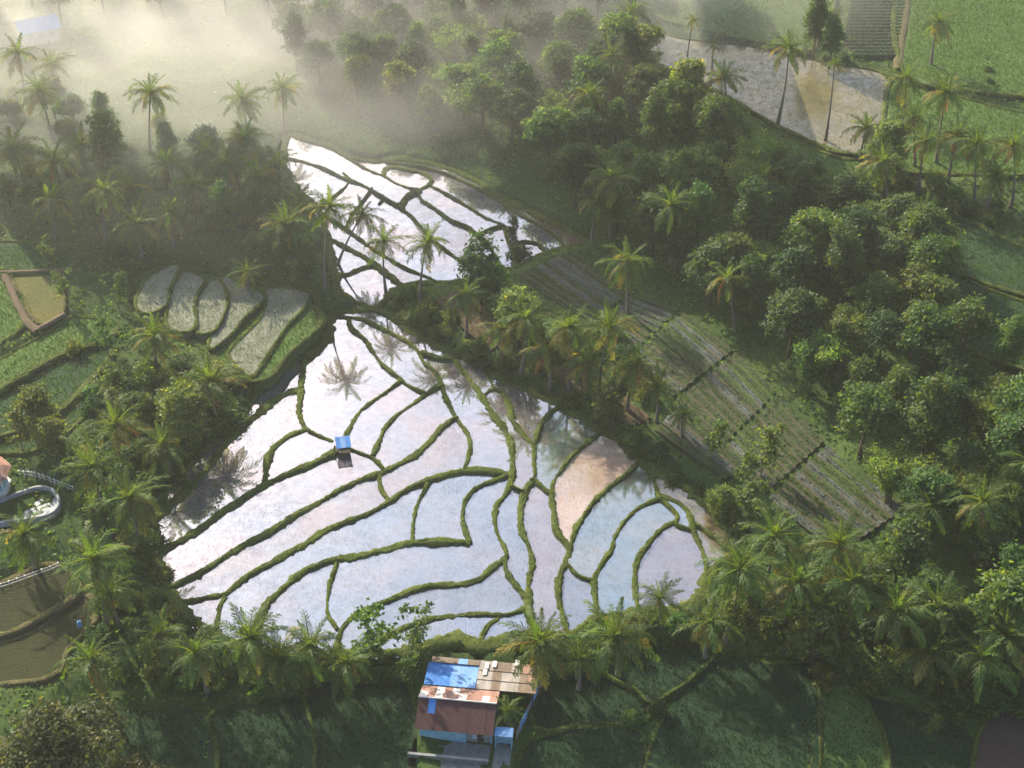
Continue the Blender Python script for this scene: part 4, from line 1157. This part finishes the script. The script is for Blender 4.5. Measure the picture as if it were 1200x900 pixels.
def palm(cx, cy, base, label, group=None, s=1.0, n=24, gold=.12, lean=None, name='coconut_palm'):
    """crown pixel plus either the base pixel or a height in metres"""
    if isinstance(base, tuple):
        b = GT(*base)
        top = ray_at_y(cx, cy, b[1] + random.uniform(-.4, .4))
        if top[2] - b[2] < 2.0: top[2] = b[2] + 2.0
    else:
        b = GT(cx, cy, base)
        top = b + np.array([0, 0, base])
        dx, dy = random.uniform(-.09, .09)*base, random.uniform(-.05, .05)*base
        b = np.array([b[0]-dx, b[1]-dy, float(terr(b[0]-dx, b[1]-dy))])
    e = empty(name, b)
    tag(e, label, 'palm tree', group)
    d = top - b
    h = d[2]
    pts, rad = [], []
    side = random.uniform(-.03, .03)*h
    for k in range(11):
        t = k/10
        lx = d[0]*t**1.35 + side*math.sin(math.pi*t); ly = d[1]*t**1.2
        pts.append((lx, ly, -.4 + (h+.4)*t)); rad.append((.27*(1-t)**3 + .145 - .04*t)*(.75 + .25*s))
    MB().tube(pts, rad, 7).build('trunk', M['palm_bark'], e, True)
    tloc = Vector((d[0], d[1], h))
    az0 = random.uniform(0, 6.28)
    n = max(12, int(n*1.08) + random.randint(-4, 7)); span = R(random.uniform(100, 132)); p_top = R(random.uniform(76, 88))
    tilt = Matrix.Rotation(random.uniform(-.22, .22), 4, 'X') @ Matrix.Rotation(random.uniform(-.22, .22), 4, 'Y')
    for k in range(n):
        u = (k + .5)/n
        pitch = p_top - span*u**.9 + random.uniform(-.12, .12)
        az = az0 + k*2.39996 + random.uniform(-.2, .2)
        if u < .22: kd = 'young'
        elif u > .80: kd = 'low'
        else: kd = 'mid'
        if u > .45 and random.random() < gold: kd = 'gold'
        if u > .86 and random.random() < .35: kd = 'dead'
        if kd == 'dead': pitch = R(-55) + random.uniform(-.2, .2)
        f = link('dead_frond' if kd == 'dead' else 'frond', random.choice(FR[kd]), e)
        sc = 1.0*s*random.uniform(.85, 1.12)*(.72 + .28*min(1, u*3.2))
        Mx = Matrix.Translation(tloc) @ tilt @ Matrix.Rotation(az, 4, 'Z') @ Matrix.Translation((.08, 0, 0)) @ Matrix.Rotation(-pitch, 4, 'Y') @ Matrix.Rotation(random.uniform(-.35, .35), 4, 'X') @ Matrix.Scale(sc, 4)
        f.matrix_local = Mx
    if s > .7:
        c = link('coconuts', nut_me, e); c.location = tloc; c.scale = (s, s, s); c.rotation_euler = (0, 0, az0)
    TREES.append((b[0], b[1], 1.0))
    return e

UP = 'palms at the upper pools'
palm(387, 243, (381, 340), 'tall dark palm with a straight trunk at the meeting of upper and lower pools', UP, 1.02)
palm(424, 252, (394, 317), 'slanting palm with yellowing crown leaning over the upper pools', UP, .85, gold=.5)
palm(450, 282, (454, 351), 'slim palm rooted at the water edge between two sunlit palms', UP, .9)
palm(501, 284, (493, 358), 'bright green palm with a bushy trunk foot beside the brown beds', UP, .95)
HB = 'palms among the vegetable beds'
palm(735, 306, (737, 368), 'thick golden-green palm standing alone on the vegetable beds', HB, 1.1, 28, gold=.35)
palm(617, 372, (611, 438), 'tall bright palm nearest the pools in the group on the beds', HB, 1.0, 26, gold=.2)
palm(667, 384, (668, 456), 'yellow-green palm between two others on the vegetable beds', HB, .95, 26, gold=.35)
palm(714, 384, (702, 470), 'tall palm with pale arching fronds among the beds', HB, 1.0, 26, gold=.2)
palm(745, 428, (735, 482), 'short wide palm with yellowing side beside the grey vegetable rows', HB, 1.0, 26, gold=.3)
palm(800, 485, 4.0, 'small spiky palm in the hedge beside the pools', HB, .55, 18)
palm(852, 325, (862, 388), 'thin curved palm at the dark edge of the wood', HB, .95, 20, gold=.25)
palm(717, 208, 11.0, 'hazy broad palm at the edge of the wood above the beds', HB, 1.1)
palm(700, 236, 7.0, 'low hazy palm under the broad palm at the edge of the wood', HB, .9)
palm(786, 240, 10.0, 'hazy drooping palm at the edge of the wood', HB, 1.05)
LB = 'palms on the steep bank'
palm(290, 318, 4.0, 'short vivid green palm above the stubble terraces', LB, .75, 22)
palm(182, 393, (184, 436), 'golden palm with yellow fronds beside the stubble terraces', LB, 1.0, 24, gold=.5)
palm(246, 436, 7.0, 'wide golden palm at the top of the steep bank', LB, 1.1, 28, gold=.45)
palm(218, 462, 5.5, 'yellowing palm half hidden behind the wide golden palm', LB, .9, 22, gold=.4)
palm(136, 498, 8.0, 'palm with dry curling fronds on the steep bank', LB, 1.05, 26, gold=.3)
palm(108, 546, 8.0, 'dark palm on the steep bank next to the round pool', LB, 1.05, 26, gold=.12)
palm(152, 583, 8.0, 'dark palm low on the steep bank near the largest pool', LB, 1.05, 26)
palm(190, 520, 7.0, 'shaded palm in the middle of the steep bank', LB, .95, 24)
palm(28, 625, 5.5, 'bushy palm in front of the round pool', LB, 1.0, 26, gold=.2)
palm(110, 655, (128, 738), 'tall leaning palm above the brown terraces', LB, 1.12, 28, gold=.2)
palm(106, 772, 6.0, 'dark palm with drooping fronds below the brown terraces', LB, 1.05, 26)
palm(128, 690, 6.5, 'shaded palm under the tall leaning palm', LB, .9, 22)
LR = 'row of palms on the lower bank'
palm(228, 765, 6.0, 'shaded palm at the end of the lower bank row', LR, .95, 24)
palm(292, 748, 7.0, 'palm with tall upright fronds on the lower bank', LR, 1.05, 26)
palm(363, 755, 6.5, 'palm with a yellow hanging frond on the lower bank', LR, 1.0, 26, gold=.3)
palm(634, 752, 6.5, 'wide golden-tipped palm behind the patched roof', LR, 1.1, 28, gold=.3)
palm(722, 745, 6.5, 'palm with long hanging fronds between the pools and lower fields', LR, 1.1, 28, gold=.2)
palm(773, 700, (773, 742), 'slim young palm at the foot of the oval pool', LR, .72, 18, gold=0)
palm(594, 832, 2.6, 'small banana-like palm beside the patched roof', None, .5, 16, gold=.1)
GP = 'lower palm grove'
for cx, cy, bs, lb in [(868,666,(848,756),'tall palm with a bare slanting trunk at the near end of the palm grove'),(908,628,8,'palm with upright fronds at the back of the palm grove'),(934,684,8,'palm with pale twisted fronds inside the palm grove'),
                       (984,638,9,'high sunlit palm at the back of the palm grove'),(1000,680,9,'dense palm in the middle of the palm grove'),(1052,716,8,'palm with bright lower fronds in the palm grove'),(1100,710,8,'spreading palm toward the outer end of the palm grove'),
                       (1150,770,7,'palm hanging over the ploughed corner field'),(1178,745,7,'golden palm at the outer end of the palm grove'),(1090,765,5,'shaded palm in front of the palm grove'),(960,720,6,'shaded palm at the foot of the palm grove')]:
    palm(cx, cy, bs, lb, GP, random.uniform(.98, 1.12), 27, gold=.25)
palm(1152, 588, (1144, 656), 'lone palm with a slim trunk against the dark wood', GP, 1.0, 24, gold=.2)
palm(1092, 592, 7, 'dim palm in the shade under the wood', GP, 1.0, 24)
palm(1205, 540, 8, 'palm at the outer side of the wood beside the bamboo', GP, 1.0, 24)
TP = 'palms around the flooded mud field'
for cx, cy, bs, sc, lb in [(925,56,(911,146),1.05,'tall palm with a long bare trunk on the bund of the flooded field'),(848,90,(851,136),.98,'dark palm on the near bund of the flooded field'),(717,64,9,1.0,'sunlit palm at the corner of the wood beside the flooded field'),
                       (757,72,6,.85,'small palm at the narrow end of the flooded field'),(740,14,9,1.05,'dark palm behind the narrow end of the flooded field'),(1100,25,(1091,80),.98,'palm standing alone in the bright far field'),
                       (1062,92,8,1.02,'palm with pale fronds at the corner of the flooded field'),(1108,108,(1097,192),.98,'tall palm with slanting trunk in the bright field'),(1070,138,(1072,196),1.05,'palm with golden dry fronds beside the flooded field'),
                       (1035,190,(1037,248),1.0,'dark palm on the brown bank above the wood'),(1145,168,(1142,238),1.02,'dark palm on the bund of the bright field'),(1187,170,(1184,244),1.0,'palm with sunlit fronds on the bund of the bright field'),
                       (978,74,(967,166),.42,'tiny palm on a long thin stem at the edge of the flooded field'),(812,22,(802,100),.40,'tiny slender palm at the end of the flooded field'),(836,54,5,.42,'small slender palm behind the flooded field'),(876,158,4,.8,'short palm under the near bund of the flooded field'),(965,16,7,.95,'palm beside the dark tree at the far bund')]:
    palm(cx, cy, bs, lb, TP, sc, 24 if sc > .6 else 14, gold=.22)
MP = 'misty palm grove'
for cx, cy, bs, lb in [(122,222,(124,284),'tall palm with a pale trunk at the front of the misty grove'),(176,108,(176,182),'tall misty palm rising above the open fog'),(283,116,8,'pale palm dissolving in the fog behind the grove'),(332,108,9,'misty palm at the fog edge behind the upper pools'),
                       (196,192,8,'misty palm with wide fronds in the middle of the grove'),(241,176,8,'misty palm with an upright crown in the grove'),(286,162,9,'tall misty palm near the upper pools'),(322,190,8,'sunlit misty palm next to the upper pools'),
                       (45,106,9,'palm with long pale fronds at the outer misty grove'),(20,62,9,'fog-veiled palm in front of the far house'),(60,75,7,'low fog-veiled palm beside the far house'),(258,238,7,'low palm at the front of the misty grove'),(350,240,7,'golden palm at the edge of the upper pools'),(160,262,6,'short palm above the stubble terraces in the grove')]:
    palm(cx, cy, bs, lb, MP, random.uniform(.92, 1.1), 24, gold=.3)

for cx, cy, bs, lb in [(62,188,8,'hazy palm in the outer misty grove'),(95,168,7,'misty palm behind the tall leafy green tree'),(150,218,7,'palm in the heart of the misty grove'),(226,216,8,'misty palm above the stubble terraces'),(302,206,8,'palm at the edge of the misty grove facing the pools'),(14,172,8,'palm at the outer end of the misty grove'),(60,235,7,'low palm at the grove edge above the ripe field'),(335,262,8,'golden palm between grove and upper pools'),(200,250,6,'low palm between misty grove and stubble terraces'),(265,190,9,'upright misty palm near the tall misty palm')]:
    palm(cx, cy, bs, lb, MP, random.uniform(.92, 1.08), 24, gold=.3)
for cx, cy, bs, lb in [(588,398,6,'low palm at the pool end of the group on the beds'),(642,402,7,'palm tucked behind the bright palm on the beds'),(690,425,6,'lower palm among the beds beside the pale arching palm'),(770,452,6,'palm at the far end of the group on the beds'),(545,345,7,'palm under the dense dark tree by the brown beds')]:
    palm(cx, cy, bs, lb, HB, random.uniform(.85, 1.0), 24, gold=.35)
for cx, cy, bs, lb in [(326,772,5,'low palm between two taller palms on the lower bank'),(405,775,5,'low palm beside the open-crowned young tree'),(186,742,6,'dark palm on the slope at the corner of the largest pools'),(680,772,5,'low palm between the two wide lower-bank palms'),(832,728,6,'palm at the foot of the oval pool beside the palm grove')]:
    palm(cx, cy, bs, lb, LR, random.uniform(.8, 1.0), 24, gold=.2)
for cx, cy, bs, lb in [(1122,158,8,'slim palm between the palms of the bright field'),(1168,205,7,'low palm on the brown bank above the hill field'),(1015,150,6,'palm at the wet corner of the flooded mud field'),(1085,165,9,'tall palm behind the golden dry palm'),(895,205,6,'palm in the trees below the near bund'),(690,110,9,'hazy palm in the wood behind the upper pools'),(1085,250,7,'palm at the head of the shaded hill field')]:
    palm(cx, cy, bs, lb, TP, random.uniform(.9, 1.05), 24, gold=.25)

# ------------------------------------------------------------------ buildings
def mat_tin(name, c1, c2, rough=.8, metal=.0, scale=1.2):
    m, nt, out = new_mat(name)
    p = N(nt, 'ShaderNodeBsdfPrincipled', Roughness=rough, Metallic=metal)
    nt.links.new(ramp(nt, noise(nt, scale, 6, .7, vec_scale=(1.0, .35, 1.0)), [(.35, c1), (.62, c2)]), p.inputs['Base Color'])
    tc = N(nt, 'ShaderNodeTexCoord')
    wv = N(nt, 'ShaderNodeTexWave', Scale=2.6)
    wv.bands_direction = 'X'
    nt.links.new(tc.outputs['Object'], wv.inputs['Vector'])
    b = N(nt, 'ShaderNodeBump', Strength=.6, Distance=.05)
    nt.links.new(wv.outputs['Fac'], b.inputs['Height'])
    nt.links.new(b.outputs[0], p.inputs['Normal'])
    nt.links.new(p.outputs[0], out.inputs[0])
    return m
T_BLUE = mat_tin('blue_tin', (.035, .17, .52), (.06, .26, .66))
T_LBLUE = mat_tin('pale_blue_tin', (.12, .30, .62), (.22, .40, .70))
T_RED = mat_tin('maroon_tin', (.060, .022, .024), (.090, .032, .034), .8)
T_RUST = mat_tin('rusty_tin', (.24, .12, .09), (.36, .22, .18), .8)
T_GREY = mat_tin('grey_tin', (.17, .15, .135), (.34, .31, .29), .6)
T_BROWN = mat_tin('brown_tin', (.13, .095, .07), (.24, .18, .13), .8)
T_WHITE = mat_tin('white_tin', (.55, .52, .48), (.74, .72, .69), .6)
W_BLUE = mat_plain('blue_wall_paint', (.16, .36, .50), (.30, .52, .64), 1.2, .8)
W_GREY = mat_plain('grey_render', (.18, .19, .20), (.30, .31, .32), 1.5, .9)
CONC = mat_plain('concrete', (.13, .135, .135), (.24, .245, .24), 1.2, .9)
DARKW = mat_plain('dark_timber', (.03, .026, .02), (.06, .05, .04), 2.0, .9)
PANE = mat_plain('window_pane', (.30, .42, .52), (.45, .56, .64), 1.0, .15)
WHITE = mat_plain('white_paint', (.60, .60, .58), (.78, .78, .76), 1.5, .7)

p0 = GT(532, 869)
p0[2] = -2.55
hs = empty('tin_roofed_house', p0, R(-6.5))
tag(hs, 'low house with blue, rusty and maroon tin roofs below the pools', 'house')
wm = MB().box(-3.6, 1.3, 0, .18, -.3, 2.5).box(-3.6, -3.42, .18, 4.6, -.3, 2.5).box(3.82, 4.0, .18, 8.6, -.3, 2.45).box(-3.42, 3.82, 8.42, 8.6, -.3, 2.3).box(-3.6, -3.42, 4.6, 8.6, -.3, 2.4)
wm.build('wall', W_BLUE, hs)
MB().box(1.3, 4.0, .25, .42, -.3, 2.5).build('wall', W_GREY, hs)
hw = MB().box(1.95, 2.35, .16, .249, .7, 2.0).build('window', PANE, hs)
hd = MB().box(2.45, 3.1, .18, .249, 0, 2.05).build('door', DARKW, hs)
MB().box(2.98, 3.04, .13, .178, .95, 1.1).build('handle', WHITE, hd)
w2 = MB().box(1.86, 2.44, .20, .246, .6, .69).box(1.86, 2.44, .20, .246, 2.01, 2.09); w2.build('window_frame', WHITE, hw)
for x0, x1, mt in ((-2.9, -2.1, T_BLUE),):
    pass
# front slope, maroon sheets side by side
nsh = 9
xs = np.linspace(-3.95, 4.15, nsh + 1)
for k in range(nsh):
    dz = .012*(k % 2)
    mt = T_RED
    MB().slab([(xs[k], -.65, 2.38+dz), (xs[k+1]+.03, -.65, 2.38+dz), (xs[k+1]+.03, 2.42, 3.72+dz), (xs[k], 2.42, 3.72+dz)], .03).build('roof_sheet', mt, hs)
MB().slab([(-2.85, .95, 3.10), (-2.1, .95, 3.10), (-2.1, 2.40, 3.745), (-2.85, 2.40, 3.745)], .02).build('roof_sheet', T_BLUE, hs)
# back slope, patched
cols = [T_WHITE, T_RUST, T_WHITE, T_RUST, T_RUST, T_WHITE, T_RUST, T_RUST, T_WHITE, T_RUST]
xs = np.linspace(-4.0, 4.2, 11)
for k in range(10):
    dz = .014*(k % 2)
    MB().slab([(xs[k], 2.40, 3.76+dz), (xs[k+1]+.03, 2.40, 3.76+dz), (xs[k+1]+.03, 3.75, 3.18+dz), (xs[k], 3.75, 3.18+dz)], .03).build('roof_sheet', cols[k], hs)
    MB().slab([(xs[k], 3.70, 3.19+dz), (xs[k+1]+.03, 3.70, 3.19+dz), (xs[k+1]+.03, 5.05, 2.62+dz), (xs[k], 5.05, 2.62+dz)], .03).build('roof_sheet', T_RUST if k in (0, 2, 5, 8) and k != 2 else (T_WHITE if k in (2, 4) else T_RUST), hs)
MB().tube([(-4.0, 2.41, 3.80), (4.2, 2.41, 3.80)], .09, 6).build('ridge_cap', T_WHITE, hs)
# rear roofs: blue, then patched grey and brown
xs = np.linspace(-3.9, 1.55, 7)
for k in range(6):
    MB().slab([(xs[k], 5.0, 2.78+.012*(k % 2)), (xs[k+1]+.03, 5.0, 2.78+.012*(k % 2)), (xs[k+1]+.03, 8.35, 2.46+.012*(k % 2)), (xs[k], 8.35, 2.46+.012*(k % 2))], .03).build('roof_sheet', T_BLUE if k < 3 else T_LBLUE, hs)
xs = np.linspace(-3.6, 8.0, 13); xs[6] = 1.6
for k in range(12):
    for q in range(3 if k > 5 else 1):
        y1 = 9.15 - q*1.35; y0 = y1 - 1.4
        if k <= 5: y0 = 8.3
        mt = T_LBLUE if k in (3, 4) and q == 0 and k != 4 else random.choice([T_GREY, T_BROWN, T_GREY, T_RUST if k > 9 or k < 5 else T_GREY, T_BROWN])
        z0, z1 = 2.62 + .05*q + .014*(k % 2), 2.50 + .05*q + .014*(k % 2)
        MB().slab([(xs[k], y0, z0), (xs[k+1]+.03, y0, z0), (xs[k+1]+.03, y1, z1), (xs[k], y1, z1)], .03).build('roof_sheet', mt, hs)
for x, y in ((2.2, 7.9), (3.0, 8.2), (2.1, 7.0), (5.4, 8.6)):
    MB().slab([(x, y, 2.74), (x+.45, y, 2.74), (x+.45, y+.9, 2.68), (x, y+.9, 2.68)], .025).build('roof_sheet', T_WHITE, hs)
for x, y in ((7.7, 5.2), (7.7, 8.9), (4.3, 5.2), (5.9, 8.9)):
    MB().box(x-.06, x+.06, y-.06, y+.06, -.4, 2.42).build('post', DARKW, hs)
# yard, path, side wall
yd = MB().box(-4.2, 3.9, -3.6, -.05, -.6, .05); o = yd.build('yard', CONC); o.location = p0; o.rotation_euler = (0, 0, R(-6.5)); tag(o, kind='structure')
yp = MB().box(4.35, 6.1, -6.5, .6, -.6, .10); o = yp.build('concrete_path', CONC); o.location = p0; o.rotation_euler = (0, 0, R(-6.5)); tag(o, kind='structure')
lw = empty('boundary_wall', p0, R(-6.5)); tag(lw, 'low grey concrete wall along the yard of the tin-roofed house', 'wall')
MB().box(-4.4, 3.9, -2.55, -2.35, -.5, .62).build('wall', CONC, lw); MB().box(-4.45, 3.95, -2.6, -2.3, .62, .70).build('coping', W_GREY, lw)
sw = empty('side_shed', p0, R(-6.5)); tag(sw, 'narrow pale lean-to beside the maroon roof', 'shed')
MB().slab([(4.3, -.5, 2.25), (6.2, -.5, 2.25), (6.2, .55, 2.45), (4.3, .55, 2.45)], .05).build('roof', T_LBLUE, sw)
MB().box(4.35, 4.47, -.35, .4, -.2, 2.22).build('wall', W_BLUE, sw); MB().box(6.0, 6.12, -.35, .4, -.2, 2.22).build('wall', W_BLUE, sw); MB().box(4.47, 6.0, .3, .42, -.2, 2.2).build('wall', W_BLUE, sw)
fw = empty('fence_panel', p0, R(-6.5)); tag(fw, 'pale tin fence running from the patched roof down to the path', 'fence')
for k in range(7):
    t = k/7
    x0, y0, x1, y1 = 8.3 - 1.9*t, 8.2 - 7.4*t, 8.3 - 1.9*(t+1/7), 8.2 - 7.4*(t+1/7) + .04
    MB().slab([(x0, y0, -.4), (x1, y1, -.4), (x1, y1, 1.5 + .04*(k % 2)), (x0, y0, 1.5 + .04*(k % 2))], .03).build('panel', T_LBLUE if k % 3 else T_GREY, fw)

# field hut on the bund crossing
q0 = GS(403, 530); q0[2] = level[comp_at(420, 540)] + .30
ht = empty('field_hut', q0, R(12), .80); tag(ht, 'small open hut with a bright blue roof on the bund crossing', 'hut')
for x in (-.85, .85):
    for y in (-.75, .75):
        MB().tube([(x, y, -.8), (x, y, 1.75)], .05, 6).build('post', DARKW, ht)
MB().box(-1.05, 1.05, -.95, .95, .35, .45).build('floor_deck', DARKW, ht)
MB().box(-.95, .95, .70, .78, .45, 1.1).build('back_wall', DARKW, ht)
for k in range(3):
    x0 = -1.15 + k*.78
    MB().slab([(x0, -1.25, 1.70+.012*(k % 2)), (x0+.76, -1.25, 1.70+.012*(k % 2)), (x0+.76, 1.1, 2.12+.012*(k % 2)), (x0, 1.1, 2.12+.012*(k % 2))], .03).build('roof_sheet', (T_BLUE, T_LBLUE, T_BLUE)[k], ht)
MB().tube([(-1.5, .2, 0), (-1.35, .2, 1.2)], .12, 6).build('side_screen', mat_plain('dry_thatch', (.10, .07, .05), (.2, .14, .1)), ht)

# pavilion with a tiled roof, half in the picture
pv = GT(-12, 572); pz = pv[2]
pa = empty('tiled_pavilion', pv); tag(pa, 'eight-sided pavilion with pink clay-tile roof beside the round pool', 'house')
tile = [mat_plain('clay_tile_%d' % i, c, c2, 2.0, .85) for i, (c, c2) in enumerate([((.36, .17, .12), (.48, .26, .19)), ((.30, .14, .10), (.42, .21, .15)), ((.42, .23, .17), (.55, .33, .26))])]
oct_ = lambda r, n=8, a0=R(22.5): [(r*math.cos(a0 + 2*math.pi*k/n), r*math.sin(a0 + 2*math.pi*k/n)) for k in range(n)]
MB().prism(oct_(2.6), -.3, .5).build('plinth', WHITE, pa)
MB().prism(oct_(2.2), .5, 1.1).build('wall', W_BLUE, pa)
for x, y in oct_(2.15): MB().tube([(x, y, .5), (x, y, 2.6)], .12, 8).build('column', WHITE, pa)
rings = 9
for q in range(rings):
    r0, r1 = 3.1*(1-q/rings), 3.1*(1-(q+1)/rings) + .05
    z0, z1 = 2.55 + 1.5*q/rings, 2.55 + 1.5*(q+1)/rings + .03
    o0, o1 = oct_(r0), oct_(r1)
    for k in range(8):
        a, b, c, d = np.array(o0[k]), np.array(o0[(k+1) % 8]), np.array(o1[(k+1) % 8]), np.array(o1[k])
        m = max(1, int(round(5*(1 - q/rings))))
        for t in range(m):
            s0, s1 = t/m, (t+1)/m
            qd = [(*(a+(b-a)*s0), z0), (*(a+(b-a)*s1), z0), (*(d+(c-d)*s1), z1), (*(d+(c-d)*s0), z1)]
            MB().slab([np.array(v_) + (0, 0, random.uniform(0, .02)) for v_ in qd], .04).build('roof_tile', random.choice(tile), pa)
# round pool with a curved wall
pz = float(terr(*GT(35, 600)[:2])) + .15
pl = [(-50,602),(-20,597),(5,588),(25,580),(45,574),(60,576),(69,586),(68,598),(58,606),(35,611),(0,616),(-50,622)]
Lp = smooth_line([G(*q, pz)[:2] for q in pl], .5, True)
po = empty('garden_pool', (*Lp.mean(0), pz)); tag(po, 'drained kidney-shaped garden pool with pale curved rim', 'pool')
c0 = Lp.mean(0)
T = np.gradient(Lp, axis=0); T /= np.linalg.norm(T, axis=1)[:, None]; Nn = np.stack([-T[:, 1], T[:, 0]], 1)
n = len(Lp); V = np.zeros((n, 4, 3))
for c, (o_, z_) in enumerate(((.18, -.6), (.18, .55), (-.18, .55), (-.18, -.6))):
    V[:, c, :2] = Lp - c0 + Nn*o_; V[:, c, 2] = z_
ids = np.arange(n*4).reshape(n, 4)
qd = np.stack([ids[:-1, 1:], ids[:-1, :-1], ids[1:, :-1], ids[1:, 1:]], -1).reshape(-1, 4)
link('rim', mesh_np('rim', V.reshape(-1, 3), qd, mats=[mat_plain('pool_rim', (.20, .22, .24), (.32, .34, .36), 1.5, .8)]), po)
MB().prism([tuple(p_ - c0) for p_ in Lp[:-1]], -.5, -.10).build('basin', mat_plain('pool_basin', (.10, .15, .20), (.20, .26, .32), .8, .3), po)
# balustrade with pots behind the pool, and the low fence below
def rail(pts, z, n, label, hgt, name='garden_fence', mat=WHITE):
    L = smooth_line([G(*q, z)[:2] for q in pts], .3)
    e = empty(name, (*L[0], z)); tag(e, label, 'fence')
    seg = np.linspace(0, len(L)-1, n).astype(int)
    for i in seg:
        x, y = L[i] - L[0]; zz_ = float(terr(*L[i])) - z
        MB().tube([(x, y, zz_-.3), (x, y, zz_+hgt*.9), (x, y, zz_+hgt)], [.07, .07, .1], 6).build('post', mat, e)
    for f_ in (.45, .9):
        MB().tube([(*(L[i]-L[0]), float(terr(*L[i])) - z + hgt*f_) for i in seg], .035, 5).build('rail', mat, e)
    return e
rail([(24,560),(45,562),(70,570),(95,580),(108,590)], 1.6, 17, 'white post fence with potted plants behind the round pool', 1.0)
rail([(-40,692),(0,684),(35,672),(68,660)], .6, 12, 'low pale fence along the top of the brown terraces', .9)
for k, (px, py) in enumerate([(30,557),(40,556),(48,558),(58,560),(66,564),(78,570),(88,574),(98,580)]):
    p_ = GT(px, py)
    b = empty('potted_plant', p_, random.uniform(0, 6), 1.0); tag(b, 'pale spiky potted plant along the white post fence', 'plant', 'pots along the white fence')
    MB().tube([(0, 0, 0), (0, 0, .35), (0, 0, .5)], [.16, .24, .26], 9).build('pot', W_GREY, b)
    for q in range(9):
        a = q*2.4; el = random.uniform(.5, 1.3)
        e1 = np.array([math.cos(a)*math.cos(el), math.sin(a)*math.cos(el), math.sin(el)])*random.uniform(.6, .9)
        sd_ = np.array([-math.sin(a), math.cos(a), 0])*.07
        MB().add([-sd_ + (0, 0, .45), sd_ + (0, 0, .45), e1*.6 + sd_*1.3 + (0, 0, .5), e1*.6 - sd_*1.3 + (0, 0, .5), e1 + (0, 0, .4)], [(0, 1, 2, 3), (3, 2, 4)]).build('leaf', M['crop_grey'], b)
# far house in the fog
p_ = GT(47, 46)
fh = empty('fog_veiled_house', p_, R(28)); tag(fh, 'white house with pale blue roof veiled by fog', 'house')
MB().box(-3.4, 3.4, -2.4, 2.4, -.5, 3.0).build('wall', WHITE, fh)
for sg in (-1, 1):
    for k in range(5):
        x0 = -3.9 + k*1.56
        MB().slab([(x0, sg*3.0, 2.7), (x0+1.53, sg*3.0, 2.7), (x0+1.53, 0, 4.3), (x0, 0, 4.3)][::sg], .06).build('roof_sheet', T_LBLUE, fh)
MB().slab([(-3.41, -2.4, 3.0), (-3.41, 2.4, 3.0), (-3.41, .02, 4.2), (-3.41, -.02, 4.2)], .1).build('gable', WHITE, fh)
for x in (-2, 0, 2): MB().box(x-.5, x+.5, -2.46, -2.40, 1, 2.2).build('window', PANE, fh)
# bright net / scarecrow rag by the brown terrace
p_ = GT(95, 738)
rg = empty('scarecrow', p_); tag(rg, 'small blue rag scarecrow at the edge of the brown terraces', 'scarecrow')
MB().tube([(0, 0, -.2), (0, 0, 1.6)], .04, 6).build('stake', DARKW, rg); MB().tube([(-.5, 0, 1.25), (.5, 0, 1.25)], .035, 6).build('crossbar', DARKW, rg)
MB().tube([(0, 0, .65), (0, 0, .9), (0, 0, 1.3), (0, 0, 1.42)], [.32, .28, .24, .06], 9).build('rag', T_LBLUE, rg)

# ------------------------------------------------------------------ air: even haze, and the morning mist lying in the valley
def volume_mat(name, density, color, g=.45):
    m, nt, out = new_mat(name)
    pv_ = N(nt, 'ShaderNodeVolumePrincipled', Density=density, Anisotropy=g)
    pv_.inputs['Color'].default_value = (*color, 1)
    nt.links.new(pv_.outputs[0], out.inputs['Volume'])
    return m, nt, pv_
hm, _, _ = volume_mat('haze_air', HAZE, (.96, .97, .98))
hz = MB().box(-2700, 2700, -2400, 2900, -12, 128).build('haze', hm)
tag(hz, 'thin even morning haze filling the valley', kind='stuff')
def mist(name, cx, cy, cz, sx_, sy2, sz, dens, nscale, lo, hi, label):
    """mist bank: soft-edged lump of fog broken up by noise"""
    m, nt, pv_ = volume_mat(name, dens, (.98, .98, .98), .45)
    tc = N(nt, 'ShaderNodeTexCoord')
    ln = N(nt, 'ShaderNodeVectorMath', operation='LENGTH')
    nt.links.new(tc.outputs['Object'], ln.inputs[0])
    mr = N(nt, 'ShaderNodeMapRange', interpolation_type='SMOOTHSTEP')
    mr.inputs['From Min'].default_value = 1.0; mr.inputs['From Max'].default_value = 0.25
    nt.links.new(ln.outputs['Value'], mr.inputs[0])
    no = N(nt, 'ShaderNodeTexNoise', Scale=nscale, Detail=3.0, Roughness=.55)
    mp = N(nt, 'ShaderNodeMapping'); mp.inputs['Scale'].default_value = (1, 1, .8)
    nt.links.new(tc.outputs['Object'], mp.inputs['Vector']); nt.links.new(mp.outputs[0], no.inputs['Vector'])
    m2 = N(nt, 'ShaderNodeMapRange', interpolation_type='SMOOTHSTEP')
    m2.inputs['From Min'].default_value = lo; m2.inputs['From Max'].default_value = hi
    nt.links.new(no.outputs['Fac'], m2.inputs[0])
    mu = N(nt, 'ShaderNodeMath', operation='MULTIPLY'); nt.links.new(mr.outputs[0], mu.inputs[0]); nt.links.new(m2.outputs[0], mu.inputs[1])
    md = N(nt, 'ShaderNodeMath', operation='MULTIPLY'); md.inputs[1].default_value = dens
    nt.links.new(mu.outputs[0], md.inputs[0]); nt.links.new(md.outputs[0], pv_.inputs['Density'])
    b = MB().box(-1, 1, -1, 1, -1, 1).build(name, m)
    b.location = (cx, cy, cz); b.scale = (sx_, sy2, sz)
    tag(b, label, kind='stuff')
    return b
if MIST:
    mist('mist', -74, 270, 5, 112, 84, 13, .034, 4.4, .32, .60, 'bright morning mist lying over the far grove')
    mist('mist', 4, 288, 8, 92, 84, 18, .038, 4.4, .33, .62, 'drifting mist between the far trees behind the pools')
    mist('mist', -58, 216, 8, 92, 60, 17, .011, 3.4, .30, .64, 'thin mist over the palm grove and stubble terraces')
